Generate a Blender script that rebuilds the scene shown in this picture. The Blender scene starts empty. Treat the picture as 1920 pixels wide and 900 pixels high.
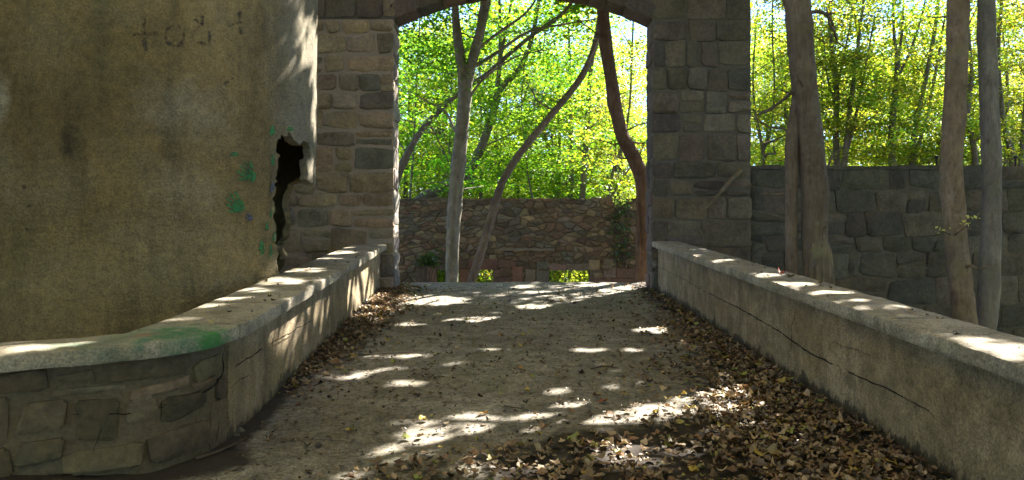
import bpy, math, random
import numpy as np
from mathutils import Vector, noise as mn

random.seed(7)
rng = np.random.default_rng(11)
scene = bpy.context.scene
COL = scene.collection
R = math.radians

# ------------------------------------------------------------------ measures
CAMZ = 1.5
F = 1450.0                       # focal length in photo pixels (1920 wide)
SL = 0.0586                      # rise of the path towards the arch
GATE_Y = 12.2
SUN_AZ, SUN_EL = R(36), R(45)
S = np.array([math.sin(SUN_AZ) * math.cos(SUN_EL), math.cos(SUN_AZ) * math.cos(SUN_EL), math.sin(SUN_EL)])


def W(px, py, y):
    return Vector(((px - 960) / F * y, y, CAMZ + (450 - py) / F * y))


def gz(y):
    return SL * y


def on_path(px, py):
    y = CAMZ / (SL - (450 - py) / F)
    return Vector(((px - 960) / F * y, y, gz(y)))


def sstep(a, b, x):
    t = np.clip((x - a) / (b - a), 0, 1)
    return t * t * (3 - 2 * t)


# ------------------------------------------------------------------ object helpers
class MB:
    def __init__(self):
        self.v, self.f, self.c, self.smooth = [], [], [], True

    def add(self, vs, fs, col=(1, 1, 1)):
        o = len(self.v)
        self.v.extend(tuple(p) for p in vs)
        self.f.extend(tuple(i + o for i in f) for f in fs)
        self.c.extend([col] * len(vs))

    def build(self, name, mat, parent=None, smooth=True, sharp=None):
        v = np.array(self.v, dtype=np.float32).reshape(-1, 3)
        if parent is not None:
            v = v - np.array(world_loc(parent), dtype=np.float32)
        me = bpy.data.meshes.new(name)
        me.from_pydata(v.tolist(), [], self.f)
        ca = me.color_attributes.new('col', 'FLOAT_COLOR', 'POINT')
        c = np.ones((len(v), 4), dtype=np.float32)
        c[:, :3] = np.array(self.c, dtype=np.float32)
        ca.data.foreach_set('color', c.ravel())
        if smooth:
            me.polygons.foreach_set('use_smooth', [True] * len(me.polygons))
            if sharp:
                me.set_sharp_from_angle(angle=R(sharp))
        me.materials.append(mat)
        me.update()
        o = bpy.data.objects.new(name, me)
        COL.objects.link(o)
        if parent is not None:
            o.parent = parent
        return o


def np_mesh(name, v, nper, cols, mat, parent=None, faces=None, smooth=False):
    """v: (N*nper,3); every leaf owns nper vertices; faces: list of index tuples inside a leaf (all the same length)."""
    n = len(v) // nper
    v = v.astype(np.float32)
    if parent is not None:
        v = v - np.array(world_loc(parent), dtype=np.float32)
    fa = np.array(faces, dtype=np.int64)
    k = fa.shape[1]
    idx = (np.arange(n)[:, None, None] * nper + fa[None]).reshape(-1)
    nf = n * len(fa)
    me = bpy.data.meshes.new(name)
    me.vertices.add(len(v))
    me.vertices.foreach_set('co', v.ravel())
    me.loops.add(nf * k)
    me.loops.foreach_set('vertex_index', idx.astype(np.int32))
    me.polygons.add(nf)
    me.polygons.foreach_set('loop_start', (np.arange(nf) * k).astype(np.int32))
    me.update(calc_edges=True)
    ca = me.color_attributes.new('col', 'FLOAT_COLOR', 'POINT')
    c = np.ones((len(v), 4), dtype=np.float32)
    c[:, :3] = np.repeat(cols, nper, axis=0)
    ca.data.foreach_set('color', c.ravel())
    if smooth:
        me.polygons.foreach_set('use_smooth', [True] * nf)
    me.materials.append(mat)
    o = bpy.data.objects.new(name, me)
    COL.objects.link(o)
    if parent is not None:
        o.parent = parent
    return o


def world_loc(o):
    p = Vector(o.location)
    while o.parent is not None:
        o = o.parent
        p = p + Vector(o.location)
    return p


def tag(o, label=None, cat=None, group=None, kind=None):
    if label:
        o['label'] = label
    if cat:
        o['category'] = cat
    if group:
        o['group'] = group
    if kind:
        o['kind'] = kind
    return o


def thing(name, loc, label, cat, group=None):
    o = bpy.data.objects.new(name, None)
    o.empty_display_size = 0.2
    o.location = loc
    COL.objects.link(o)
    return tag(o, label, cat, group, 'thing')


# ------------------------------------------------------------------ materials
class NT:
    def __init__(self, name):
        self.m = bpy.data.materials.new(name)
        self.m.use_nodes = True
        self.t = self.m.node_tree
        self.t.nodes.clear()
        self.out = self.t.nodes.new('ShaderNodeOutputMaterial')
        self.co = self.t.nodes.new('ShaderNodeTexCoord').outputs['Object']
        self.geo = self.t.nodes.new('ShaderNodeNewGeometry').outputs['Position']

    def n(self, typ, **kw):
        nd = self.t.nodes.new(typ)
        for k, v in kw.items():
            setattr(nd, k, v)
        return nd

    def link(self, a, b):
        self.t.links.new(a, b)

    def put(self, sock, val):
        if isinstance(val, bpy.types.NodeSocket):
            self.link(val, sock)
        else:
            if sock.type == 'RGBA' and len(val) == 3:
                val = (*val, 1)
            sock.default_value = val

    def mapping(self, scale=(1, 1, 1), rot=(0, 0, 0), loc=(0, 0, 0), src=None):
        m = self.n('ShaderNodeMapping')
        m.inputs['Scale'].default_value = scale
        m.inputs['Rotation'].default_value = rot
        m.inputs['Location'].default_value = loc
        self.link(src or self.geo, m.inputs['Vector'])
        return m.outputs[0]

    def noise(self, scale, detail=6, rough=.6, vec=None, dist=0, out=0):
        t = self.n('ShaderNodeTexNoise')
        t.inputs['Scale'].default_value = scale
        t.inputs['Detail'].default_value = detail
        t.inputs['Roughness'].default_value = rough
        t.inputs['Distortion'].default_value = dist
        self.link(vec or self.geo, t.inputs['Vector'])
        return t.outputs[out]

    def voro(self, scale, feature='F1', vec=None, out=0, rand=1):
        t = self.n('ShaderNodeTexVoronoi')
        t.feature = feature
        t.inputs['Scale'].default_value = scale
        t.inputs['Randomness'].default_value = rand
        self.link(vec or self.geo, t.inputs['Vector'])
        return t.outputs[out]

    def ramp(self, fac, stops, interp='LINEAR'):
        r = self.n('ShaderNodeValToRGB')
        cr = r.color_ramp
        cr.interpolation = interp
        while len(cr.elements) < len(stops):
            cr.elements.new(0.5)
        for e, (p, c) in zip(cr.elements, stops):
            e.position = p
            e.color = (*c, 1) if not isinstance(c, (int, float)) else (c, c, c, 1)
        self.link(fac, r.inputs[0])
        return r.outputs[0]

    def mix(self, fac, a, b, mode='MIX'):
        m = self.n('ShaderNodeMix', data_type='RGBA', blend_type=mode)
        self.put(m.inputs[0], fac)
        self.put(m.inputs[6], a)
        self.put(m.inputs[7], b)
        return m.outputs[2]

    def math(self, op, a, b=0.0, clamp=False):
        m = self.n('ShaderNodeMath', operation=op)
        m.use_clamp = clamp
        self.put(m.inputs[0], a)
        self.put(m.inputs[1], b)
        return m.outputs[0]

    def attr(self, name='col', out='Color'):
        a = self.n('ShaderNodeAttribute')
        a.attribute_name = name
        return a.outputs[out]

    def xyz(self):
        s = self.n('ShaderNodeSeparateXYZ')
        self.link(self.geo, s.inputs[0])
        return s.outputs

    def bump(self, h, strength=.5, dist=.02, prev=None):
        b = self.n('ShaderNodeBump')
        b.inputs['Strength'].default_value = strength
        b.inputs['Distance'].default_value = dist
        self.link(h, b.inputs['Height'])
        if prev:
            self.link(prev, b.inputs['Normal'])
        return b.outputs[0]

    def principled(self, col, rough=.9, normal=None, spec=.25):
        p = self.n('ShaderNodeBsdfPrincipled')
        self.put(p.inputs['Base Color'], col)
        self.put(p.inputs['Roughness'], rough)
        p.inputs['Specular IOR Level'].default_value = spec
        if normal:
            self.link(normal, p.inputs['Normal'])
        self.link(p.outputs[0], self.out.inputs[0])
        return p


def blob(t, centre, size, soft=.6, nscale=6, namp=.7):
    """0..1 mask of an uneven stain round a world point."""
    m = t.mapping(scale=(1 / size[0], 1 / size[1], 1 / size[2]),
                  loc=(-centre[0] / size[0], -centre[1] / size[1], -centre[2] / size[2]))
    l = t.n('ShaderNodeVectorMath', operation='LENGTH')
    t.link(m, l.inputs[0])
    d = t.math('ADD', l.outputs['Value'], t.math('MULTIPLY', t.math('SUBTRACT', t.noise(nscale, 6, .7), .5), namp * 2))
    return t.ramp(d, [(max(0, 1 - soft) * .5, 1), (.5, 0)]) if False else t.math('SUBTRACT', 1.0, t.math('DIVIDE', t.math('SUBTRACT', d, 1 - soft), soft), clamp=True)


def mat_stone(name, tint=(1, 1, 1), bumpk=.6):
    t = NT(name)
    a = t.attr()
    n1 = t.noise(3.5, 8, .65)
    n2 = t.noise(22, 6, .7)
    n3 = t.noise(90, 4, .6)
    c = t.mix(1.0, a, t.ramp(n1, [(.25, (.55, .53, .5)), (.5, (1, 1, 1)), (.75, (1.3, 1.22, 1.1))]), 'MULTIPLY')
    c = t.mix(1.0, c, t.ramp(n2, [(.3, (.65, .65, .65)), (.55, (1, 1, 1)), (.75, (1.35, 1.32, 1.25))]), 'MULTIPLY')
    lich = t.ramp(t.noise(7, 8, .75), [(.6, 0), (.7, 1)])
    c = t.mix(t.math('MULTIPLY', lich, .28), c, (.22, .21, .15))
    c = t.mix(1.0, c, tint, 'MULTIPLY')
    nb = t.bump(n2, bumpk, .03)
    nb = t.bump(n3, bumpk * .7, .008, nb)
    t.principled(c, .92, nb, .2)
    return t.m


def mat_mortar(name, base, dark, green=.0):
    t = NT(name)
    c = t.mix(t.noise(5, 8, .7), dark, base)
    c = t.mix(t.ramp(t.noise(40, 4, .7), [(.4, 0), (.7, .6)]), c, tuple(x * .55 for x in dark))
    nb = t.bump(t.noise(60, 6, .7), .8, .02)
    t.principled(c, .95, nb, .15)
    return t.m


def mat_concrete(name, base, dark, light, paint=False, dirt=False, streak=True, damp=False):
    t = NT(name)
    big = t.noise(.9, 8, .65)
    mid = t.noise(5, 8, .7)
    fine = t.noise(70, 5, .7)
    c = t.ramp(big, [(.3, dark), (.5, base), (.72, light)])
    c = t.mix(t.ramp(mid, [(.38, .75), (.6, 0)]), c, tuple(x * .6 for x in dark))
    c = t.mix(t.ramp(t.noise(2.3, 8, .75, dist=.6), [(.55, 0), (.68, .55)]), c, light)
    c = t.mix(1.0, c, t.ramp(fine, [(.36, (.6, .6, .6)), (.5, (1, 1, 1)), (.64, (1.4, 1.38, 1.34))]), 'MULTIPLY')
    if dirt:
        c = t.mix(1.0, c, t.ramp(t.noise(26, 6, .8), [(.4, (.62, .62, .6)), (.5, (1, 1, 1)), (.6, (1.3, 1.29, 1.26))]), 'MULTIPLY')
    if streak:
        st = t.noise(3, 6, .7, vec=t.mapping(scale=(2.2, 2.2, .35)))
        c = t.mix(t.ramp(st, [(.5, 0), (.72, .6)]), c, tuple(x * .5 for x in dark))
    moss = t.ramp(t.noise(1.6, 8, .7), [(.52, 0), (.7, .45)])
    c = t.mix(moss, c, (base[0] * .66, base[1] * .72, base[2] * .45))
    speck = t.ramp(t.noise(28, 5, .75), [(.66, 0), (.72, .8)])
    c = t.mix(speck, c, tuple(x * .35 for x in dark))
    if paint:
        brk = t.ramp(t.noise(16, 7, .8), [(.38, .3), (.54, 1)])
        p1 = W(330, 630, 4.35)
        m = blob(t, p1, (.55, .34, .5), .7, 7, .75)
        c = t.mix(t.math('MULTIPLY', t.math('MULTIPLY', m, .95), brk), c, (.045, .15, .065))
        m = blob(t, W(410, 628, 4.3), (.13, .2, .2), .5, 9, .6)
        c = t.mix(t.math('MULTIPLY', t.math('MULTIPLY', m, .9), brk), c, (.05, .20, .045))
        m = blob(t, W(416, 640, 4.3), (.05, .1, .06), .5, 12, .5)
        c = t.mix(t.math('MULTIPLY', m, .8), c, (.28, .30, .04))
        m = blob(t, W(270, 628, 4.3), (.1, .1, .1), .5, 12, .8)
        c = t.mix(t.math('MULTIPLY', m, .5), c, (.32, .13, .12))
        m = blob(t, W(268, 655, 4.1), (.07, .1, .12), .5, 12, .5)
        c = t.mix(t.math('MULTIPLY', m, .75), c, (.03, .13, .09))
        m = blob(t, W(150, 640, 4.0), (.4, .16, .3), .7, 9, .8)
        c = t.mix(t.math('MULTIPLY', t.math('MULTIPLY', m, .6), brk), c, (.06, .13, .08))
    if dirt:
        a = t.attr()
        s = t.n('ShaderNodeSeparateColor')
        t.link(a, s.inputs[0])
        d = t.math('ADD', s.outputs[0], t.math('MULTIPLY', t.math('SUBTRACT', t.noise(4, 8, .75), .5), .9))
        d = t.ramp(d, [(.38, 0), (.62, 1)])
        soil = t.mix(t.noise(35, 5, .7), (.018, .014, .010), (.055, .042, .028))
        c = t.mix(d, c, soil)
    if damp:
        o = t.xyz()
        hgt = t.math('SUBTRACT', o[2], t.math('MULTIPLY', o[1], SL))
        jag = t.noise(2.6, 9, .85, vec=t.mapping(scale=(1, 1, .5)))
        lim = t.math('MULTIPLY', t.math('SUBTRACT', jag, .36), .6)
        dm = t.math('MULTIPLY', t.math('SUBTRACT', lim, hgt), 25, clamp=True)
        c = t.mix(t.math('MULTIPLY', dm, .8), c, (.03, .027, .02))
    nb = t.bump(mid, .35, .03)
    nb = t.bump(fine, .7, .012, nb)
    nb = t.bump(t.noise(220, 3, .6), .5, .004, nb)
    t.principled(c, .9, nb, .25)
    return t.m


def mat_stucco():
    t = NT('stucco')
    big = t.noise(.55, 8, .62)
    st = t.noise(1.6, 8, .68, vec=t.mapping(scale=(1.6, 1.6, .3)))
    c = t.ramp(big, [(.32, (.215, .16, .072)), (.5, (.32, .244, .115)), (.68, (.415, .325, .165))])
    c = t.mix(t.ramp(st, [(.46, 0), (.62, .7)]), c, (.12, .098, .056))
    c = t.mix(t.ramp(t.noise(1.1, 9, .7, dist=.5), [(.52, 0), (.66, .6)]), c, (.27, .235, .155))
    for cpx, size, k, colr in (((330, 200), (.45, .6, .33), .42, (.37, .35, .28)), ((385, 190), (.35, .5, .35), .45, (.42, .36, .24)),
                               ((10, 190), (.14, .5, .3), .7, (.48, .45, .35)), ((340, 350), (.35, .6, .32), .4, (.43, .38, .26)),
                               ((150, 250), (.2, .6, .6), .5, (.10, .082, .05)), ((90, 300), (.3, .6, .4), .5, (.22, .16, .075)),
                               ((200, 60), (.1, .6, 1.1), .5, (.13, .11, .065)), ((330, 440), (.9, .6, .25), .45, (.36, .30, .18)),
                               ((470, 120), (.12, .5, 1.2), .55, (.18, .135, .065)), ((60, 480), (.3, .5, .3), .4, (.17, .16, .08)),
                               ((300, 245), (.5, .4, .05), .5, (.16, .14, .09)), ((420, 560), (.5, .5, .15), .4, (.15, .135, .07)), ((100, 80), (.4, .5, .5), .35, (.36, .30, .18))):
        m = blob(t, W(cpx[0], cpx[1], 6.6), size, .75, 6.5, .85)
        c = t.mix(t.math('MULTIPLY', m, k), c, colr)
    # whiter plaster colour on the rounded corner
    m = blob(t, (-2.12, 8.2, 3.2), (.34, 1.2, 4.5), .5, 3.5, .5)
    c = t.mix(t.math('MULTIPLY', m, .75), c, (.34, .31, .23))
    # damp dark streak bundle and small dark stains
    for cpx, size in (((430, 150), (.06, .3, .05)), ((428, 75), (.03, .3, .5)), ((60, 352), (.025, .3, .025)), ((70, 388), (.03, .3, .02)),
                      ((64, 430), (.02, .3, .02)), ((425, 330), (.016, .3, .03)), ((397, 141), (.02, .2, .02)), ((140, 270), (.08, .3, .2))):
        m = blob(t, W(cpx[0], cpx[1], 6.6), size, .6, 14, .5)
        c = t.mix(t.math('MULTIPLY', m, .7), c, (.035, .032, .024))
    gm = t.ramp(t.noise(1.3, 6, .7), [(.5, 0), (.66, .4)])
    c = t.mix(gm, c, (.15, .15, .075))
    fine = t.noise(55, 6, .75)
    c = t.mix(1.0, c, t.ramp(fine, [(.32, (.6, .6, .6)), (.5, (1.02, 1.02, 1.02)), (.68, (1.4, 1.38, 1.3))]), 'MULTIPLY')
    c = t.mix(1.0, c, t.ramp(t.noise(14, 7, .75), [(.34, (.76, .76, .76)), (.5, (1.03, 1.03, 1.03)), (.66, (1.28, 1.26, 1.2))]), 'MULTIPLY')
    c = t.mix(t.ramp(t.noise(24, 5, .8), [(.68, 0), (.74, .7)]), c, (.03, .027, .018))
    nb = t.bump(t.noise(2.5, 9, .75, vec=t.mapping(scale=(1, 1, 1.8)), dist=.8), .7, .12)
    nb = t.bump(t.noise(9, 8, .75), .8, .06, nb)
    nb = t.bump(fine, 1.0, .03, nb)
    nb = t.bump(t.noise(150, 3, .6), .6, .006, nb)
    t.principled(c, .93, nb, .2)
    return t.m


def mat_paint(name, col, thr=.45, sc=30):
    t = NT(name)
    p = t.principled(t.mix(t.noise(40, 4, .7), tuple(x * .6 for x in col), col), .8, t.bump(t.noise(55, 6, .75), .8, .015), .3)
    al = t.ramp(t.noise(sc, 6, .75), [(thr - .06, 0), (thr + .1, .9)])
    t.link(al, p.inputs['Alpha'])
    return t.m


def mat_bark(name, dark, light, vs=.18, sc=14, bumpk=.8, lich=.3):
    t = NT(name)
    st = t.noise(sc, 9, .75, vec=t.mapping(scale=(1, 1, vs)), dist=.5)
    ridge = t.noise(sc * 2.6, 6, .75, vec=t.mapping(scale=(1, 1, vs * .6)), dist=.3)
    pt = t.noise(2.0, 7, .7)
    c = t.mix(t.ramp(st, [(.32, 0), (.66, 1)]), dark, light)
    c = t.mix(t.ramp(ridge, [(.3, .8), (.5, 0)]), c, tuple(x * .42 for x in dark))
    c = t.mix(t.ramp(pt, [(.35, .7), (.62, 0)]), c, tuple(x * .6 for x in dark))
    c = t.mix(t.ramp(t.noise(3.3, 7, .7), [(.5, 0), (.66, .5)]), c, (light[0] * .75, light[1] * .86, light[2] * .62))
    c = t.mix(t.ramp(t.noise(7, 8, .8), [(.55, 0), (.64, lich)]), c, (.36, .35, .28))
    c = t.mix(t.ramp(t.noise(13, 6, .8, vec=t.mapping(scale=(1, 1, 2.2))), [(.64, 0), (.7, .85)]), c, tuple(x * .22 for x in dark))
    nb = t.bump(st, bumpk, .07)
    nb = t.bump(ridge, bumpk, .03, nb)
    nb = t.bump(t.noise(80, 4, .7), .6, .01, nb)
    t.principled(c, .93, nb, .15)
    return t.m


def mat_leaf(name, trans=.5, tint=(2.3, 2.2, .6), vary=.12):
    t = NT(name)
    a = t.attr()
    oi = t.n('ShaderNodeObjectInfo')
    h = t.n('ShaderNodeHueSaturation')
    t.link(a, h.inputs['Color'])
    t.link(t.math('ADD', t.math('MULTIPLY', t.math('SUBTRACT', oi.outputs['Random'], .5), vary * .5), .5), h.inputs['Hue'])
    t.link(t.math('ADD', t.math('MULTIPLY', t.math('SUBTRACT', oi.outputs['Random'], .5), vary * 3), 1), h.inputs['Value'])
    col = h.outputs[0]
    d = t.n('ShaderNodeBsdfDiffuse')
    t.link(col, d.inputs[0])
    tr = t.n('ShaderNodeBsdfTranslucent')
    t.link(t.mix(1.0, col, tint, 'MULTIPLY'), tr.inputs[0])
    mx = t.n('ShaderNodeMixShader')
    mx.inputs[0].default_value = trans
    t.link(d.outputs[0], mx.inputs[1])
    t.link(tr.outputs[0], mx.inputs[2])
    g = t.n('ShaderNodeBsdfGlossy')
    g.inputs['Roughness'].default_value = .45
    g.inputs[0].default_value = (.8, .85, .8, 1)
    m2 = t.n('ShaderNodeMixShader')
    m2.inputs[0].default_value = .04
    t.link(mx.outputs[0], m2.inputs[1])
    t.link(g.outputs[0], m2.inputs[2])
    t.link(m2.outputs[0], t.out.inputs[0])
    return t.m


def mat_flat(name, col, rough=.9, sc=20):
    t = NT(name)
    t.principled(t.mix(t.noise(sc, 5, .7), tuple(x * .55 for x in col), col), rough, t.bump(t.noise(sc * 3, 4, .7), .5, .01), .2)
    return t.m


M = dict(
    deck=mat_concrete('path_concrete', (.24, .215, .17), (.16, .142, .105), (.33, .305, .25), dirt=True, streak=False),
    render=mat_concrete('parapet_render', (.305, .238, .138), (.215, .164, .09), (.405, .33, .215), damp=True),
    coping=mat_concrete('coping_concrete', (.33, .29, .21), (.22, .195, .135), (.42, .38, .30), paint=True, streak=False),
    stucco=mat_stucco(),
    stone=mat_stone('masonry'), rubble=mat_stone('rubble_stone', (1, 1, 1), .9),
    mortar_pale=mat_mortar('pale_mortar', (.47, .40, .30), (.30, .25, .18)),
    mortar_grey=mat_mortar('grey_mortar', (.19, .172, .135), (.11, .10, .078)),
    wing_mortar=mat_mortar('wing_mortar', (.20, .158, .095), (.12, .096, .058)),
    mortar_dark=mat_mortar('dark_mortar', (.19, .15, .10), (.10, .08, .052)),
    brick=mat_stone('red_block', (1, 1, 1), .5),
    bark_pale=mat_bark('pale_bark', (.15, .13, .09), (.31, .275, .205), .5, 8, .5, .5),
    bark_red=mat_bark('shaggy_bark', (.12, .072, .046), (.34, .215, .145), .07, 26, 1.0, .1),
    bark_brown=mat_bark('brown_bark', (.155, .118, .082), (.29, .225, .165), .22, 16, .7, .25),
    bark_far=mat_bark('dark_bark', (.10, .082, .062), (.21, .175, .135), .2, 10, .6, .15),  # far bark lightened, sunlight and haze put into its colour
    snag=mat_bark('weathered_wood', (.17, .13, .085), (.55, .46, .31), .06, 30, 1.0, .2),
    leaf=mat_leaf('leaves', .64, (2.8, 2.7, .9)), far_leaf=mat_leaf('wood_leaves', .66, (2.75, 2.65, 1.0)),
    canopy=mat_leaf('canopy_leaves', .66, (2.7, 2.45, 1.7)),
    litter=mat_leaf('dry_leaves', .12, (1, .9, .6), .0),
    soil=mat_flat('soil', (.05, .038, .026), .95, 12),
    terrain=mat_flat('woodland_floor', (.07, .065, .03), .95, 2),
    crack=mat_flat('crack_gap', (.012, .010, .008)),
    twig=mat_flat('twig_wood', (.10, .075, .05)),
    iron=mat_flat('rusty_iron', (.03, .024, .02), .6),
    ledge=mat_mortar('ledge_stone', (.24, .20, .14), (.15, .12, .085)),
    green_paint=mat_paint('green_paint', (.045, .21, .07), .42, 20),
    blue_paint=mat_paint('blue_paint', (.10, .12, .18), .46, 30),
    grey_paint=mat_paint('faded_black_paint', (.055, .05, .042), .50, 12),
)

# ------------------------------------------------------------------ sunlight gaps
# spots where the sun reaches a surface in the photo (photo pixels: x, y, rx, ry)
G_SPOTS = [(800, 563, 64, 8), (715, 578, 34, 7), (690, 600, 24, 6), (940, 603, 72, 6), (860, 614, 60, 5), (985, 632, 104, 10), (930, 648, 55, 7),
           (1118, 655, 52, 4), (655, 703, 34, 6), (722, 692, 52, 5), (757, 718, 38, 7), (858, 683, 18, 4), (770, 608, 22, 4),
           (750, 667, 65, 4), (1050, 733, 28, 6), (1090, 772, 110, 15), (1000, 790, 90, 16), (930, 805, 90, 13), (830, 830, 70, 13), (770, 838, 40, 8), (1190, 788, 60, 10),
           (1320, 752, 75, 10), (1235, 765, 60, 10), (1378, 780, 50, 9), (1035, 858, 30, 7), (660, 890, 55, 12), (1010, 880, 40, 7), (1180, 880, 50, 8), (1335, 812, 40, 8), (1420, 815, 30, 8),
           (1412, 780, 25, 6), (650, 632, 32, 5), (1225, 618, 30, 5), (985, 538, 22, 2), (1010, 549, 20, 2), (1130, 535, 40, 2), (1220, 885, 60, 8), (1205, 722, 60, 7), (850, 815, 110, 13), (1110, 800, 90, 10), (725, 855, 40, 9), (1090, 758, 60, 7), (1290, 770, 50, 8), (880, 870, 60, 8), (1350, 745, 60, 8), (640, 705, 26, 5),
           (900, 598, 60, 4), (1000, 575, 30, 3), (1180, 655, 26, 4), (830, 700, 26, 4), (1160, 870, 70, 9), (1290, 860, 40, 8), (980, 790, 240, 17), (800, 842, 110, 12), (1240, 770, 110, 13), (1130, 850, 130, 10), (930, 890, 120, 8), (1000, 620, 60, 5), (870, 640, 40, 5)]
CR_SPOTS = [(1550, 553, 55, 6), (1590, 566, 42, 4), (1655, 578, 62, 5), (1430, 517, 34, 3), (1300, 461, 30, 2), (1500, 535, 30, 4), (1740, 630, 42, 7), (1800, 640, 60, 9),
            (1850, 655, 70, 15), (1905, 668, 50, 20), (1690, 595, 16, 3), (1770, 612, 18, 3), (1360, 490, 20, 2)]
CL_SPOTS = [(690, 455, 38, 4), (600, 488, 34, 4), (625, 474, 34, 3), (560, 506, 46, 6), (520, 528, 46, 7), (480, 545, 44, 4), (440, 562, 44, 4), (385, 575, 30, 3), (100, 645, 110, 7),
            (30, 660, 60, 8), (330, 600, 40, 3), (640, 463, 22, 2)]
FL_SPOTS = [(680, 520, 10, 40), (548, 640, 7, 40), (533, 625, 5, 30), (470, 690, 10, 45), (515, 690, 7, 30), (576, 640, 7, 35), (630, 590, 5, 35), (704, 520, 16, 55), (690, 560, 6, 30), (563, 600, 8, 60), (590, 590, 5, 45), (606, 575, 6, 38), (620, 570, 4, 40), (482, 700, 10, 32), (500, 680, 12, 34),
            (520, 650, 9, 34), (640, 560, 6, 40), (660, 540, 5, 30), (455, 760, 5, 24)]
TW_SPOTS = [(560, 30, 11, 60), (545, 130, 9, 44), (588, 120, 5, 110), (540, 15, 6, 26), (589, 230, 4, 60), (560, 235, 6, 34), (570, 90, 6, 60), (508, 480, 14, 56), (508, 390, 10, 45), (512, 300, 9, 30),
            (528, 200, 6, 40), (583, 318, 8, 30), (528, 480, 8, 46)]
TC, TR = (-3.70, 8.1), 1.6        # rounded corner of the tower


def in_spots(px, py, spots, g=1.0):
    r = np.zeros(len(px), bool)
    wob = 1 + .38 * np.sin(px * .11 + 1.3 * np.sin(py * .31)) * np.sin(py * .43 + px * .05) + .02
    wob = np.where(rng.random(len(px)) < .03, 0, wob)
    for cx, cy, rx, ry in spots:
        r |= ((px - cx) / (rx * g + 7)) ** 2 + ((py - cy) / (ry * g + 1.2)) ** 2 < wob
    return r


def in_sun_gap(p):
    """True for leaf positions that stand between the sun and a sunlit spot."""
    x, y, z = p[:, 0], p[:, 1], p[:, 2]
    out = np.zeros(len(p), bool)

    def pix(q):
        yy = np.maximum(q[:, 1], .5)
        return 960 + F * q[:, 0] / yy, 450 - F * (q[:, 2] - CAMZ) / yy

    for c0, spots, xr in ((0.0, G_SPOTS, (-2.2, 2.4)), (.768, CR_SPOTS, (2.15, 2.7)), (.72, CL_SPOTS, (-3.6, -1.5))):
        t = (z - c0 - SL * y) / (S[2] - SL * S[1])
        q = p - t[:, None] * S
        ok = (t > .15) & (q[:, 0] > xr[0]) & (q[:, 0] < xr[1]) & (q[:, 1] > 2) & (q[:, 1] < 14)
        a, b = pix(q)
        out |= ok & in_spots(a, b, spots, 1.08)
    # inner face of the curved parapet, the tower's rounded corner and the jamb
    for xp, spots, yr in ((-1.88, FL_SPOTS, (4.6, 12.2)),):
        t = (x - xp) / S[0]
        q = p - t[:, None] * S
        ok = (t > .15) & (q[:, 1] > yr[0]) & (q[:, 1] < yr[1])
        a, b = pix(q)
        out |= ok & in_spots(a, b, spots, 1.05)
    ox, oy = x - TC[0], y - TC[1]
    A = S[0] ** 2 + S[1] ** 2
    B = -(ox * S[0] + oy * S[1]) * 2
    D = B * B - 4 * A * (ox ** 2 + oy ** 2 - TR ** 2)
    t = (-B - np.sqrt(np.maximum(D, 0))) / (2 * A)
    q = p - t[:, None] * S
    a, b = pix(q)
    out |= (D > 0) & (t > .2) & (q[:, 2] > .5) & (q[:, 2] < 6) & in_spots(a, b, TW_SPOTS, .8)
    t = (x + 1.85) / S[0]
    q = p - t[:, None] * S
    out |= (t > .2) & (q[:, 1] > 12.15) & (q[:, 1] < 12.75) & (q[:, 2] > .8) & (q[:, 2] < 5.1) & (rng.random(len(p)) < .75)
    # sunny edge of the pale tree
    t = (y - 15.0) / S[1]
    q = p - t[:, None] * S
    a, b = pix(q)
    out |= (t > .3) & (np.abs(a - 864) < 30) & (b > 170) & (b < 530) & (rng.random(len(p)) < .92)
    return out


# ------------------------------------------------------------------ shape helpers
def catmull(pts, n=8):
    pts = [Vector(p) for p in pts]
    P = [2 * pts[0] - pts[1]] + pts + [2 * pts[-1] - pts[-2]]
    out = []
    for i in range(1, len(P) - 2):
        for k in range(n):
            t = k / n
            a, b, c, d = P[i - 1], P[i], P[i + 1], P[i + 2]
            out.append(.5 * ((2 * b) + (c - a) * t + (2 * a - 5 * b + 4 * c - d) * t * t + (3 * b - a - 3 * c + d) * t ** 3))
    out.append(pts[-1])
    return out


def tube(mb, pts, radii, sides=10, wob=.08, seed=0, cap=True, flute=0, col=(1, 1, 1)):
    pts = [Vector(p) for p in pts]
    n = len(pts)
    up = Vector((0, 0, 1))
    t0 = (pts[1] - pts[0]).normalized()
    u = t0.cross(Vector((0, 1, 0.01)))
    if u.length < .1:
        u = t0.cross(Vector((1, 0, 0)))
    u.normalize()
    vs, fs = [], []
    for i in range(n):
        t = (pts[min(i + 1, n - 1)] - pts[max(i - 1, 0)]).normalized()
        u = (u - t * u.dot(t)).normalized()
        v = t.cross(u)
        for k in range(sides):
            a = 2 * math.pi * k / sides
            d = u * math.cos(a) + v * math.sin(a)
            r = radii[i]
            q = d * 1.3 + pts[i] * 2.0 + Vector((seed, 0, 0))
            w = 1 + wob * (mn.noise(q) * 2 + (.9 * mn.noise(q * 3.1) + .5 * mn.noise(q * 7.3) if sides > 12 else 0))
            if sides > 18:                                  # swollen knots
                kn = mn.noise(d * .9 + pts[i] * 1.7 + Vector((seed + 40, 0, 0)))
                w += max(0, kn - .33) * .55
            if flute:
                w += flute * mn.noise(Vector((math.cos(a) * 2.4, math.sin(a) * 2.4 + seed, pts[i].z * .8)))
            vs.append(pts[i] + d * r * w)
    for i in range(n - 1):
        for k in range(sides):
            k2 = (k + 1) % sides
            fs.append((i * sides + k, i * sides + k2, (i + 1) * sides + k2, (i + 1) * sides + k))
    if cap:
        fs.append(tuple(range(sides))[::-1])
        fs.append(tuple((n - 1) * sides + k for k in range(sides)))
    mb.add(vs, fs, col)


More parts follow.
